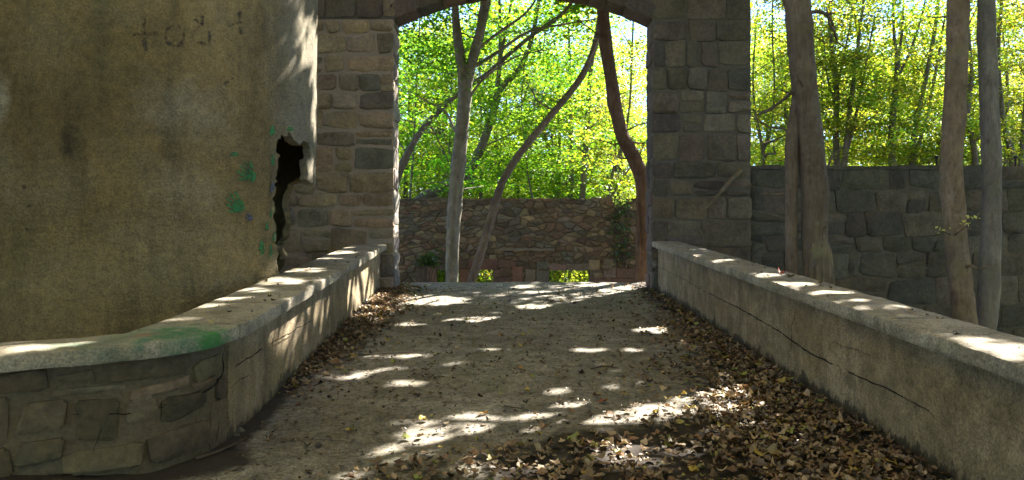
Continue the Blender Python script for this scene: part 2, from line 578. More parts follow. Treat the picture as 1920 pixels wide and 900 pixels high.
def box(mb, x0, x1, y0, y1, z0, z1, col=(1, 1, 1)):
    v = [(x, y, z) for x in (x0, x1) for y in (y0, y1) for z in (z0, z1)]
    mb.add(v, [(0, 1, 3, 2), (4, 6, 7, 5), (0, 4, 5, 1), (2, 3, 7, 6), (0, 2, 6, 4), (1, 5, 7, 3)], col)


def rough_box(mb, x0, x1, y0, y1, z0, z1, step=.1, amp=.01, col=(1, 1, 1), seed=0):
    """a worn block: gridded faces pushed about by noise"""
    def face(o, a, b):
        na, nb = max(1, round(a.length / step)), max(1, round(b.length / step))
        vs, fs = [], []
        for j in range(nb + 1):
            for i in range(na + 1):
                p = o + a * (i / na) + b * (j / nb)
                q = p * 6 + Vector((seed, seed * 2, 0))
                vs.append(p + Vector((mn.noise(q), mn.noise(q + Vector((9, 0, 0))), mn.noise(q + Vector((0, 9, 0))))) * amp)
        for j in range(nb):
            for i in range(na):
                k = j * (na + 1) + i
                fs.append((k, k + 1, k + na + 2, k + na + 1))
        mb.add(vs, fs, col)
    X, Y, Z = Vector((x1 - x0, 0, 0)), Vector((0, y1 - y0, 0)), Vector((0, 0, z1 - z0))
    o = Vector((x0, y0, z0))
    face(o, X, Z)
    face(o + Y, Z, X)
    face(o, Z, Y)
    face(o + X, Y, Z)
    face(o + Z, X, Y)
    face(o, Y, X)


def stone(mb, fn, u0, u1, v0, v1, depth, col, step=.08, joint=.012, rag=.02, zmin=None, seed=0):
    """one rough stone on the wall surface fn(u, v, d)"""
    w, h = u1 - u0 - joint * 2, v1 - v0 - joint * 2
    if w < .04 or h < .03:
        return
    nx, ny = max(3, round(w / step)), max(3, round(h / step))
    cj = [(random.uniform(-rag, rag), random.uniform(-rag, rag)) for _ in range(4)]
    planes = [(random.uniform(-1.1, 1.1), random.uniform(-1.1, 1.1), random.uniform(.75, 1.35)) for _ in range(4)]
    so = random.uniform(0, 90)
    vs, fs = [], []
    ga = [0, min(.2, .010 / w)] + [k / nx for k in range(1, nx)] + [1 - min(.2, .010 / w), 1]
    gb = [0, min(.2, .010 / h)] + [k / ny for k in range(1, ny)] + [1 - min(.2, .010 / h), 1]
    nx, ny = nx + 2, ny + 2
    for j in range(ny + 1):
        for i in range(nx + 1):
            a, b = ga[i], gb[j]
            e = min(a * w, (1 - a) * w, b * h, (1 - b) * h)
            uu, vv = u0 + joint + a * w, v0 + joint + b * h
            uu += cj[0][0] * (1 - a) * (1 - b) + cj[1][0] * a * (1 - b) + cj[2][0] * (1 - a) * b + cj[3][0] * a * b
            vv += cj[0][1] * (1 - a) * (1 - b) + cj[1][1] * a * (1 - b) + cj[2][1] * (1 - a) * b + cj[3][1] * a * b
            q = Vector((uu * 3 + so, vv * 3, so))
            edge = min(1, e / .03)
            if e < 1e-6:
                d = -.035
                k = .012
            else:
                fac = min(min(g * (a - .5) + q2 * (b - .5) + c2 for g, q2, c2 in planes), 1.15)
                d = max(.006, depth * fac * (.45 + .55 * edge) + depth * .35 * mn.noise(q * 2.2) + depth * .28 * mn.noise(q * 7))
                k = .006
            uu += k * 1.6 * mn.noise(Vector((uu * 9, vv * 9, so + 5)))
            vv += k * 1.6 * mn.noise(Vector((uu * 9, vv * 9, so + 55)))
            # rounded corners
            ca, cb = abs(a - .5) * 2, abs(b - .5) * 2
            if ca > .8 and cb > .8:
                uu += (.5 - a) * .03
                vv += (.5 - b) * .03
            if zmin is not None:
                vv = max(vv, zmin(uu))
            vs.append(fn(uu, vv, d))
    for j in range(ny):
        for i in range(nx):
            k = j * (nx + 1) + i
            fs.append((k, k + 1, k + nx + 2, k + nx + 1))
    mb.add(vs, fs, col)


def course_wall(mb, fn, u0, u1, v0, v1, hr, wr, colf, depth=.03, keep=None, zmin=None, rag=.02, joint=.012, step=.08, split=.12, ledges=None):
    v = v0
    while v < v1 - .05:
        h = random.uniform(*hr)
        if v + h > v1 - hr[0] * .6:
            h = v1 - v
        u = u0
        first = True
        while u < u1 - .02:
            w = random.uniform(*wr) * (.6 if first and random.random() < .5 else 1)
            first = False
            if u + w > u1 - wr[0] * .7:
                w = u1 - u
            if keep is None or keep(u, u + w, v, v + h):
                dd = depth * random.uniform(.6, 1.35)
                if random.random() < split and h > .2:
                    s = random.uniform(.4, .6)
                    stone(mb, fn, u, u + w, v, v + h * s, dd, colf(), step, joint, rag, zmin)
                    stone(mb, fn, u, u + w, v + h * s, v + h, dd * .9, colf(), step, joint, rag, zmin)
                elif random.random() < split * .8 and w > .4:
                    s = random.uniform(.3, .7)
                    stone(mb, fn, u, u + w * s, v, v + h, dd, colf(), step, joint, rag, zmin)
                    stone(mb, fn, u + w * s, u + w, v, v + h, dd * .9, colf(), step, joint, rag, zmin)
                else:
                    stone(mb, fn, u, u + w, v, v + h, dd, colf(), step, joint, rag, zmin)
            u += w
        v += h


def poly_stone(mb, fn, poly, depth, col, inset=.012, rings=((1, -.03), (.985, .0), (.9, .75), (.62, 1.0), (.3, 1.05))):
    # an irregular stone with a rounded rim from an outline in wall coordinates
    cx, cy = sum(p[0] for p in poly) / len(poly), sum(p[1] for p in poly) / len(poly)
    P = resample([Vector((a, b, 0)) for a, b in poly + poly[:1]], .045)[:-1]
    m = len(P)
    if m < 5:
        return
    so = random.uniform(0, 90)
    t1, t2 = random.uniform(-1, 1), random.uniform(-1, 1)
    vs, fs = [], []
    rad = max((p - Vector((cx, cy, 0))).length for p in P)
    for k, (r, dz) in enumerate(rings):
        for p in P:
            o = p - Vector((cx, cy, 0))
            L = max(o.length, 1e-4)
            q = o * r * max(0, (L - inset) / L)
            u, v = cx + q.x, cy + q.y
            jx = .010 * mn.noise(Vector((u * 14, v * 14, so)))
            d = dz if k == 0 else depth * dz * (1 + .35 * (t1 * q.x + t2 * q.y) / rad) + (depth * .45 * mn.noise(Vector((u * 5, v * 5, so))) + depth * .25 * mn.noise(Vector((u * 13, v * 13, so)))) * dz
            vs.append(fn(u + jx, v + jx * .7, d))
    n0 = len(rings) - 1
    vs.append(fn(cx, cy, depth * 1.05))
    for k in range(n0):
        for i in range(m):
            i2 = (i + 1) % m
            fs.append((k * m + i, k * m + i2, (k + 1) * m + i2, (k + 1) * m + i))
    for i in range(m):
        fs.append((n0 * m + i, n0 * m + (i + 1) % m, len(vs) - 1))
    mb.add(vs, fs, col)


def clip_half(poly, px, py, nx_, ny_):
    out = []
    for i in range(len(poly)):
        a, b = poly[i], poly[(i + 1) % len(poly)]
        da = (a[0] - px) * nx_ + (a[1] - py) * ny_
        db = (b[0] - px) * nx_ + (b[1] - py) * ny_
        if da <= 0:
            out.append(a)
        if (da < 0) != (db < 0) and abs(da - db) > 1e-9:
            t = da / (da - db)
            out.append((a[0] + (b[0] - a[0]) * t, a[1] + (b[1] - a[1]) * t))
    return out


def rubble(mb, fn, u0, u1, v0, v1, su, sv, colf, depth, keep=None, inset=.012, jit=.42, drop=.12):
    # irregular stones filling a wall area: cells round scattered centres
    nu, nv = max(1, round((u1 - u0) / su)), max(1, round((v1 - v0) / sv))
    cen = {}
    for j in range(-2, nv + 2):
        for i in range(-2, nu + 2):
            if random.random() < drop:
                continue
            cen[i, j] = ((i + .5 + (.25 if j % 2 else -.25) + random.uniform(-jit, jit)), (j + .5 + random.uniform(-jit, jit)))
    for (i, j), c in cen.items():
        if not (-1 < i < nu and -1 < j < nv):
            continue
        poly = [(-.5, -.5 if False else 0), (nu + .0, 0), (nu + .0, nv), (0, nv)]
        poly[0] = (0, 0)
        poly = [(max(c[0] - 2, 0), max(c[1] - 2, 0)), (min(c[0] + 2, nu), max(c[1] - 2, 0)), (min(c[0] + 2, nu), min(c[1] + 2, nv)), (max(c[0] - 2, 0), min(c[1] + 2, nv))]
        for dj in range(-3, 4):
            for di in range(-3, 4):
                o = cen.get((i + di, j + dj))
                if o is None or o == c:
                    continue
                poly = clip_half(poly, (c[0] + o[0]) / 2, (c[1] + o[1]) / 2, o[0] - c[0], o[1] - c[1])
                if len(poly) < 3:
                    break
            if len(poly) < 3:
                break
        if len(poly) < 3:
            continue
        P = [(u0 + a * (u1 - u0) / nu, v0 + b * (v1 - v0) / nv) for a, b in poly]
        us, vv = [p[0] for p in P], [p[1] for p in P]
        if keep is None or keep(min(us), max(us), min(vv), max(vv)):
            poly_stone(mb, fn, P, depth * random.uniform(.5, 1.4), colf(), inset)


def stone_cols(cols, var=.18):
    def f():
        c = random.choice(cols)
        k = random.uniform(1 - var, 1 + var)
        return tuple(x * k * random.uniform(.95, 1.05) for x in c)
    return f


def sweep(mb, path, prof, ends=True, amp=.006, seed=0, chips=()):
    """path: list of (x,y,z); prof: list of (offset to the right of travel, dz); closed profile"""
    n, m = len(path), len(prof)
    vs, fs = [], []
    for i in range(n):
        p = Vector(path[i])
        t = Vector(path[min(i + 1, n - 1)]) - Vector(path[max(i - 1, 0)])
        t.z = 0
        t.normalize()
        nr = Vector((t.y, -t.x, 0))
        for kk, (o, dz) in enumerate(prof):
            q = p + nr * o + Vector((0, 0, dz))
            if kk in chips:
                ch = max(0, mn.noise(p * 5.5 + Vector((seed, 3, 0))) - .26) * .05 + max(0, mn.noise(p * 17 + Vector((seed, 5, 0))) - .2) * .02
                q = q + nr * ch + Vector((0, 0, -ch * .7))
            k = q * 5 + Vector((seed, 0, 0))
            vs.append(q + nr * (amp * mn.noise(k) + amp * .6 * mn.noise(k * 4)) + Vector((0, 0, amp * mn.noise(k + Vector((7, 7, 7))) + amp * .5 * mn.noise(k * 5))))
    for i in range(n - 1):
        for k in range(m):
            k2 = (k + 1) % m
            fs.append((i * m + k, (i + 1) * m + k, (i + 1) * m + k2, i * m + k2))
    if ends:
        fs.append(tuple(range(m)))
        fs.append(tuple((n - 1) * m + k for k in range(m))[::-1])
    mb.add(vs, fs)


def resample(pts, step):
    pts = [Vector(p) for p in pts]
    L = [0]
    for a, b in zip(pts, pts[1:]):
        L.append(L[-1] + (b - a).length)
    n = max(2, round(L[-1] / step))
    out, j = [], 0
    for i in range(n + 1):
        s = L[-1] * i / n
        while j < len(pts) - 2 and L[j + 1] < s:
            j += 1
        out.append(pts[j].lerp(pts[j + 1], (s - L[j]) / max(1e-9, L[j + 1] - L[j])))
    return out


# ------------------------------------------------------------------ the ground
def terrain_h(x, y):
    appr = SL * y - .05
    k = 1 - sstep(4.0, 5.3, y)
    wide = sstep(40, 90, np.abs(x))
    rav = -1.6 + .25 * np.sin(x * .7 + y * .3) * .5
    beyond = -1.1 + sstep(24, 75, y) * 5.5 + sstep(70, 200, y) * 9
    h = rav + (beyond - rav) * sstep(14, 22, y)
    near = appr * k + h * (1 - k)
    return np.where(y < 5.3, near, h) * (1 - 0 * wide)


gx = np.concatenate([-np.geomspace(300, 8, 22), np.linspace(-7.5, 7.5, 76), np.geomspace(8, 300, 22)])
gy = np.concatenate([-np.geomspace(300, 3, 14), np.linspace(-2, 30, 110), np.geomspace(31, 500, 24)])
X, Y = np.meshgrid(gx, gy)
Z = terrain_h(X, Y)
mb = MB()
for a, b, c in zip(X.ravel(), Y.ravel(), Z.ravel()):
    mb.v.append((a, b, c + (.06 * mn.noise(Vector((a * .9, b * .9, 0))) if b > 5.5 else 0)))
    mb.c.append((1, 1, 1))
nx = len(gx)
for j in range(len(gy) - 1):
    for i in range(nx - 1):
        k = j * nx + i
        mb.f.append((k, k + 1, k + nx + 1, k + nx))
tag(mb.build('ground', M['terrain']), kind='structure')


def left_face(y):
    return -1.71 - (y - 4.6) * .0468


def dirt_at(x, y):
    """how much soil lies on the path"""
    dl = x - np.where(y > 4.7, left_face(y), -1.73 - np.maximum(0, 4.3 - y) * 2.03)
    dr = 2.29 - x
    wl = .16 + .12 * sstep(6, 11, y) + .34 * (1 - sstep(4.1, 4.7, y))
    wr = .30 + 1.35 * (1 - sstep(3.6, 8.5, y)) + .1
    d = np.maximum(1 - dl / (wl * 1.6), (1 - dr / (wr * 1.5)) * .98)
    near = (1 - sstep(4.2, 5.4, y - .35 * x)) * sstep(-1.0, .6, x) * .9
    return np.clip(np.maximum(d, near), 0, 1)


xs = np.linspace(-4.4, 2.6, 141)
ys = np.concatenate([np.linspace(-3, 2.5, 40), np.linspace(2.55, 13.3, 216), [13.4, 13.5, 13.56, 13.58, 13.58]])
mb = MB()
for b in ys:
    for a in xs:
        z = gz(min(b, 13.3)) + .012 * mn.noise(Vector((a * 1.1, b * 1.1, 0))) + .004 * mn.noise(Vector((a * 7, b * 7, 3)))
        crown = -.02 * (a / 2.3) ** 2
        d = float(dirt_at(a, b))
        if a < -1.85 and b < 5:
            z += .12 * float(sstep(-1.85, -2.6, a))
        z += crown + .025 * d * d + .02 * mn.noise(Vector((a * 9, b * 9, 8))) * d
        if b > 13.3:
            z -= {13.4: .02, 13.5: .07, 13.56: .16}.get(round(float(b), 2), .3)
            b2 = b + .06 * mn.noise(Vector((a * 2, 0, 5)))
        else:
            b2 = b
        if b == ys[-1]:
            z = -1.7
        mb.v.append((a, b2, z))
        mb.c.append((d, d, d))
n = len(xs)
for j in range(len(ys) - 1):
    for i in range(n - 1):
        if ys[j] > 4.9 and xs[i] < -2.62:
            continue
        k = j * n + i
        mb.f.append((k, k + 1, k + n + 1, k + n))
tag(mb.build('path', M['deck']), kind='structure')


# ------------------------------------------------------------------ cracks
def crack_ribbon(mb, pts, width, nrm, jit=.02, seed=0):
    """a jagged gap drawn as a thin sunken-dark ribbon on a surface"""
    P = resample(pts, .035)
    nrm = Vector(nrm).normalized()
    vs, fs = [], []
    for i, p in enumerate(P):
        t = (P[min(i + 1, len(P) - 1)] - P[max(i - 1, 0)]).normalized()
        s = nrm.cross(t).normalized()
        q = p + s * jit * (mn.noise(p * 4 + Vector((seed, 0, 0))) + .6 * mn.noise(p * 15 + Vector((seed, 0, 0))))
        w = width * (0.02 if mn.noise(p * 2.3 + Vector((seed, 9, 0))) > .52 else 1.0) * (.5 + .9 * abs(mn.noise(p * 7 + Vector((0, seed, 0))))) * min(1, .3 + min(i, len(P) - 1 - i) / 4)
        vs += [q - s * w, q + s * w]
    for i in range(len(P) - 1):
        fs.append((2 * i, 2 * i + 1, 2 * i + 3, 2 * i + 2))
    mb.add(vs, fs)


# ------------------------------------------------------------------ parapets
def parapet_block(mb, path, prof, seed):
    sweep(mb, path, prof, True, .008, seed)


COP_T = .085
# straight parapet (inner face x = 2.29)
rp = thing('parapet', (2.42, 8, gz(8)), 'straight low parapet of cracked grey concrete, trees rising behind it', 'parapet', 'bridge parapets')
TOP_R = .768
path = [Vector((2.29, y, gz(y))) for y in np.linspace(-1.5, 12.14, 110)]
mb = MB()
hb = TOP_R - COP_T
prof = [(0, -.3)] + [(0.004 * mn.noise(Vector((k, 3, 1))), hb * k / 7) for k in range(8)] + [(.3, hb), (.3, -1.6)]
# travel is +y so 'right' is +x: offsets grow outward
parapet_block(mb, path, prof, 3)
rp_wall = mb.build('wall', M['render'], rp, sharp=50)


def coping_prof(inner, outer, t, r=.018):
    return [(inner + .006, 0), (inner, .02), (inner, t - r), (inner + r * .35, t - r * .3), (inner + r * 1.3, t),
            (inner + (outer - inner) * .35, t + .006), (inner + (outer - inner) * .7, t + .005), (outer - r, t), (outer, t - r), (outer, 0)]


cuts = [-1.5, 1.2, 4.55, 6.42, 9.3, 12.12]
for i in range(len(cuts) - 1):
    mb = MB()
    pth = [Vector((2.29, y, gz(y) + TOP_R - COP_T + .002)) for y in np.linspace(cuts[i] + .013, cuts[i + 1] - .013, max(12, int((cuts[i + 1] - cuts[i]) / .035)))]
    sweep(mb, pth, coping_prof(-.10, .33, COP_T, .012), True, .005, 11 + i, (2, 3, 4))
    mb.build('coping_slab', M['coping'], rp, sharp=40)
mb = MB()
fx = 2.284


def rface(px, py):
    y = fx / ((px - 960) / F)
    return Vector((fx, y, CAMZ + (450 - py) / F * y))


for pts, w in (([(1325, 548), (1390, 580), (1450, 615), (1485, 638), (1530, 668), (1580, 692), (1625, 712), (1660, 728), (1700, 748)], .006),
               ([(1494, 567), (1490, 595), (1483, 612), (1485, 640), (1481, 668)], .006),
               ([(1232, 500), (1280, 522), (1325, 548)], .003), ([(1700, 748), (1735, 766), (1760, 790)], .004),
               ([(1326, 500), (1327, 530), (1322, 560)], .002), ([(1560, 640), (1600, 655), (1650, 672)], .002)):
    mb = MB()
    crack_ribbon(mb, [rface(*p) for p in pts], w, (-1, 0, 0), .012, len(pts))
    mb.build('crack', M['crack'], rp_wall)

# curving parapet
lp = thing('parapet', (-1.95, 8, gz(8)), 'curving low parapet with green paint on its coping, beside the plastered tower', 'parapet', 'bridge parapets')
TOP_L = .72
ctrl = [(-2.07, 12.15), (-1.95, 9.7), (-1.84, 7.4), (-1.75, 5.5), (-1.725, 4.85), (-1.74, 4.55), (-1.80, 4.32), (-1.92, 4.15), (-2.10, 4.03), (-2.5, 3.83), (-3.2, 3.48), (-4.4, 2.9), (-6.0, 2.1)]
lpath = resample([Vector((p.x, p.y, 0)) for p in catmull([Vector((a, b, 0)) for a, b in ctrl], 10)], .06)
lpath = [Vector((p.x, p.y, gz(p.y))) for p in lpath]
# going down the path towards the camera, 'right of travel' points to -x (outward)
ci = min(range(len(lpath)), key=lambda i: abs(lpath[i].y - 4.72) + (0 if lpath[i].x > -1.8 else 9))
hb = TOP_L - COP_T
mb = MB()
prof = [(0, -.3)] + [(0, hb * k / 7) for k in range(8)] + [(.36, hb), (.36, -1.6)]
sweep(mb, lpath[:ci + 1], prof, True, .01, 21)
lp_wall = mb.build('wall', M['render'], lp, sharp=50)
# stone faced wing
mb = MB()
sweep(mb, lpath[ci:], [(.010, -.3), (.010, hb), (.36, hb), (.36, -1.6)], True, .01, 5)
mb.build('core', M['wing_mortar'], lp, sharp=50)
wing = lpath[ci:]
wl = [0]
for a, b in zip(wing, wing[1:]):
    wl.append(wl[-1] + (b - a).length)


def wing_fn(u, v, d):
    i = min(max(np.searchsorted(wl, u) - 1, 0), len(wl) - 2)
    t = (u - wl[i]) / (wl[i + 1] - wl[i])
    p = wing[i].lerp(wing[i + 1], t)
    a = wing[max(i - 2, 0)]
    b = wing[min(i + 3, len(wing) - 1)]
    tt = (b - a)
    tt.z = 0
    tt.normalize()
    nr = Vector((-tt.y, tt.x, 0))        # inward, to the path
    return p + nr * (d - .008) + Vector((0, 0, v))


wing_cols = stone_cols([(.18, .142, .085), (.21, .168, .102), (.15, .12, .074), (.225, .18, .11), (.14, .115, .076)], .15)
mb = MB()
hbw = hb - .004
wpx = []
for uu in np.linspace(0, 2.6, 105):
    q = wing_fn(uu, 0, 0)
    wpx.append((960 + F * q.x / q.y, uu, q.y))
wpx.sort()


def wing_uv(px, py):
    a = np.interp(px, [w[0] for w in wpx], [w[1] for w in wpx])
    q = wing_fn(float(a), 0, 0)
    return float(a), CAMZ + (450 - py) / F * q.y - gz(q.y)


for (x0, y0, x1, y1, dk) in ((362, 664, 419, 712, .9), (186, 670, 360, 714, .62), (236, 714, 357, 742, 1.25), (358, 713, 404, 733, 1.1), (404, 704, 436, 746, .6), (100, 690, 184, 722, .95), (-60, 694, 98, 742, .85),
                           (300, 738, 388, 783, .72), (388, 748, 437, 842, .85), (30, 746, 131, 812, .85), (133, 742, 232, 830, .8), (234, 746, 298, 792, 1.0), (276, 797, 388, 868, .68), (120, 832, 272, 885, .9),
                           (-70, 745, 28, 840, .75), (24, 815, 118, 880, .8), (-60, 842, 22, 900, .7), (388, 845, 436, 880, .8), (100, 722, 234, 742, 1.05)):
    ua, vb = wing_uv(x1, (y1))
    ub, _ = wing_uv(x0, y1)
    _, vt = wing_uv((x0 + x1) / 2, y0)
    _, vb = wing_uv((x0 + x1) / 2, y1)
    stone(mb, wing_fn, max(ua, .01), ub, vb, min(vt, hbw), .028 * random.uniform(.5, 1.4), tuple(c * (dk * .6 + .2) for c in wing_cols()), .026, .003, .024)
u = 1.75
while u < 4.2:
    w = random.uniform(.35, .6)
    for v0, v1 in ((-.1, .16), (.16, .4), (.4, hbw)):
        stone(mb, wing_fn, u, u + w, v0, v1, .025, wing_cols(), .05, .006, .03)
    u += w
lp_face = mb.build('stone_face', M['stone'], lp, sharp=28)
# coping slabs of the curving parapet
yc = [12.12, 9.9, 7.35, 5.6, None]
idx = [0]
for yv in (9.9, 7.35, 5.55):
    idx.append(min(range(ci), key=lambda i: abs(lpath[i].y - yv)))
idx += [ci + 1, min(range(ci, len(lpath)), key=lambda i: abs(lpath[i].x + 2.9)), len(lpath) - 1]
for k in range(len(idx) - 1):
    seg = [p + Vector((0, 0, TOP_L - COP_T + .002)) for p in lpath[idx[k]:idx[k + 1] + 1]]
    seg = resample(seg, .03)
    d0 = (seg[1] - seg[0]).normalized() * .011
    seg[0] = seg[0] + d0
    seg[-1] = seg[-1] - (seg[-1] - seg[-2]).normalized() * .011
    mb = MB()
    sweep(mb, seg, coping_prof(-.10, .44, COP_T, .012), True, .005, 40 + k, (2, 3, 4))
    mb.build('coping_slab', M['coping'], lp, sharp=40)
mb = MB()


def lface(px, py):
    u = (px - 960) / F
    y = (-1.71 + 4.6 * .0468) / (u + .0468)
    x = left_face(y) + .035
    y = x / u
    return Vector((x, y, CAMZ + (450 - py) / F * y))


for pts, w in (([(436, 690), (470, 668), (500, 650), (530, 632), (560, 615), (585, 600)], .006), ([(432, 730), (450, 712), (470, 700)], .003),
               ([(640, 560), (642, 590), (637, 615)], .002), ([(505, 640), (507, 660), (500, 680)], .003), ([(560, 700), (562, 660), (566, 640)], .002)):
    mb = MB()
    crack_ribbon(mb, [lface(*p) for p in pts], w, (1, 0, 0), .014, len(pts) * 3)
    mb.build('crack', M['crack'], lp_wall)
wu = lambda a, b: wing_fn(a, b, .022)
for pts, w in (([(.12, .56), (.13, .42), (.22, .38), (.5, .36)], .006), ([(.02, .36), (.12, .42)], .005), ([(.5, .36), (.75, .35), (1.0, .38)], .005), ([(.85, .30), (.9, .18)], .004),
               ([(.95, .06), (1.1, .1)], .004), ([(.12, .2), (.16, .05)], .004)):
    mb = MB()
    crack_ribbon(mb, [wu(*p) for p in pts], w, (.45, -.9, 0), .02, len(pts) * 5)
    mb.build('crack', M['crack'], lp_face)

# cracks in the path
mb = MB()
for pts, w in (([(465, 822), (520, 826), (590, 826), (665, 830)], .005), ([(590, 775), (640, 790), (690, 798)], .002)):
    crack_ribbon(mb, [on_path(*p) + Vector((0, 0, .008)) for p in pts], w, (0, 0, 1), .02, 4)
tag(mb.build('path_crack', M['crack']), kind='structure')

# ------------------------------------------------------------------ the plastered tower
plan = [(-8.5, 6.5 + .35)]
for a in np.linspace(-90, -58, 10):
    plan.append((TC[0] + TR * math.cos(R(a)) * 1.0, TC[1] + TR * math.sin(R(a))))
for a in np.linspace(-57, 75, 180):
    plan.append((TC[0] + TR * math.cos(R(a)), TC[1] + TR * math.sin(R(a))))
for a in np.linspace(80, 90, 4):
    plan.append((TC[0] + TR * math.cos(R(a)), TC[1] + TR * math.sin(R(a))))
plan.append((-8.5, 9.7))
plan[0] = (-8.5, 6.5)
# more points along the flat front
front = [(x, 6.5) for x in np.linspace(-8.5, -3.9, 50)]
plan = front + plan[1:]
plan = [Vector((a, b, 0)) for a, b in plan]
HOLE_F = [(518, 273), (519, 258), (524, 262), (530, 252), (537, 256), (541, 248), (546, 250), (549, 262), (556, 264), (562, 274), (566, 268), (571, 264), (580, 268), (582, 276), (583, 290), (581, 297), (576, 299),
          (577, 320), (575, 337), (580, 344), (600, 343), (640, 343), (640, 545), (524, 545), (524, 510), (521, 490), (519, 469), (516, 433), (513, 415), (514, 370), (519, 327), (523, 291)]
HOLE_B = [(553, 344), (565, 338), (640, 336), (640, 545), (528, 545), (526, 508), (539, 483), (530, 465), (533, 451), (542, 444), (548, 412), (540, 373)]


def inpoly(p, poly):
    x, y = p
    r = False
    j = len(poly) - 1
    for i in range(len(poly)):
        xi, yi = poly[i]
        xj, yj = poly[j]
        if (yi > y) != (yj > y) and x < (xj - xi) * (y - yi) / (yj - yi) + xi:
            r = not r
        j = i
    return r


tower = thing('tower', (-4.5, 8.1, -1.6), 'round-cornered tower of stained olive plaster with a jagged hole broken in its corner', 'tower')
zs = np.concatenate([np.linspace(-1.7, .6, 24), np.linspace(.63, 3.1, 190), np.linspace(3.2, 7.6, 50)])
TH = .09
n = len(plan)
nrm = []
for i in range(n):
    t = plan[min(i + 1, n - 1)] - plan[max(i - 1, 0)]
    t.normalize()
    nrm.append(Vector((t.y, -t.x, 0)))
outer, inner, mask = [], [], {}
for j, z in enumerate(zs):
    for i in range(n):
        p = plan[i] + Vector((0, 0, z))
        w = .018 * mn.noise(p * 1.1) + .012 * mn.noise(p * 3.1) + .02 * mn.noise(Vector((p.x * 2, p.y * 2, p.z * .3)))
        # flare at the foot of the corner
        w += .06 * max(0, 1.35 - z) * (1 if i > 55 else .3)
        hole_j = Vector((mn.noise(p * 40), mn.noise(p * 40 + Vector((5, 0, 0))), mn.noise(p * 40 + Vector((0, 5, 0))))) * .006
        outer.append(p + nrm[i] * w + hole_j)
        inner.append(p - nrm[i] * (TH + .02 * mn.noise(p * 6)) + hole_j)
mb = MB()
allv = outer + inner
N = len(outer)


def cellhole(i, j):
    c = (outer[j * n + i] + outer[(j + 1) * n + i + 1]) * .5
    px, py = 960 + F * c.x / c.y, 450 - F * (c.z - CAMZ) / c.y
    ang = math.degrees(math.atan2(c.y - TC[1], c.x - TC[0]))
    if c.x < -3.4 and c.y < 8:
        return False
    jx, jy = 3 * mn.noise(c * 12), 3 * mn.noise(c * 12 + Vector((3, 3, 3)))
    return inpoly((px + jx, py + jy), HOLE_F if ang < 15 else HOLE_B)


cells = {}
fs = []
for j in range(len(zs) - 1):
    for i in range(n - 1):
        cells[i, j] = not cellhole(i, j)
for (i, j), ok in cells.items():
    if not ok:
        continue
    a, b, c, d = j * n + i, j * n + i + 1, (j + 1) * n + i + 1, (j + 1) * n + i
    fs.append((a, b, c, d))
    fs.append((N + a, N + d, N + c, N + b))
    if not cells.get((i - 1, j), i == 0):
        fs.append((a, d, N + d, N + a))
    if not cells.get((i + 1, j), i == n - 2):
        fs.append((b, N + b, N + c, c))
    if not cells.get((i, j - 1), j == 0):
        fs.append((a, N + a, N + b, b))
    if not cells.get((i, j + 1), j == len(zs) - 2):
        fs.append((d, c, N + c, N + d))
adj = {}
for (i, j), ok in cells.items():
    if not ok:
        continue
    a, b, c, d = j * n + i, j * n + i + 1, (j + 1) * n + i + 1, (j + 1) * n + i
    for (di, dj, e) in ((-1, 0, (a, d)), (1, 0, (b, c)), (0, -1, (a, b)), (0, 1, (d, c))):
        if cells.get((i + di, j + dj), True) is False:
            adj.setdefault(e[0], set()).add(e[1])
            adj.setdefault(e[1], set()).add(e[0])
for it in range(2):
    new = {}
    for k, nb in adj.items():
        new[k] = (allv[k] + sum((allv[q] for q in nb), Vector()) / len(nb)) * .5
        new[k + N] = (allv[k + N] + sum((allv[q + N] for q in nb), Vector()) / len(nb)) * .5
    for k, v in new.items():
        allv[k] = v
for k in adj:
    p = allv[k] * 22
    w = Vector((mn.noise(p), mn.noise(p + Vector((4, 0, 0))), mn.noise(p + Vector((0, 4, 0))))) * .022
    allv[k] = allv[k] + w
    allv[k + N] = allv[k + N] + w * .6 + Vector((0, 0, .012 * mn.noise(p * .4)))
mb.add(allv, fs)
tower_wall = mb.build('wall', M['stucco'], tower, sharp=50)
mb = MB()  # unseen cap and end wall added to keep the hollow inside dark
mb.add([p + Vector((0, 0, 7.58)) for p in plan], [tuple(range(n))])
mb.add([Vector((-8.5, 6.45, z)) for z in (-1.7, 7.6)] + [Vector((-8.5, 9.75, z)) for z in (7.6, -1.7)], [(0, 1, 2, 3)])
mb.build('unseen_cap', M['mortar_dark'], tower, smooth=False)


def tower_pt(px, py, lift=.022):
    """point on the tower's face seen at a photo pixel"""
    u = (px - 960) / F
    best = None
    y = 6.5
    x = u * y
    if x > TC[0]:
        A = u * u + 1
        B = -2 * (u * TC[0] + TC[1])
        C = TC[0] ** 2 + TC[1] ** 2 - TR ** 2
        D = B * B - 4 * A * C
        y = (-B - math.sqrt(max(D, 0))) / (2 * A)
        x = u * y
        nv = Vector((x - TC[0], y - TC[1], 0)).normalized()
    else:
        nv = Vector((0, -1, 0))
    z = CAMZ + (450 - py) / F * y
    p = Vector((x, y, z))
    p0 = Vector((x, y, z))
    w = .018 * mn.noise(p0 * 1.1) + .012 * mn.noise(p0 * 3.1) + .02 * mn.noise(Vector((p0.x * 2, p0.y * 2, p0.z * .3)))
    w += .06 * max(0, 1.35 - z) * (1 if x > -3.4 else .3)
    return p + nv * (w + lift)


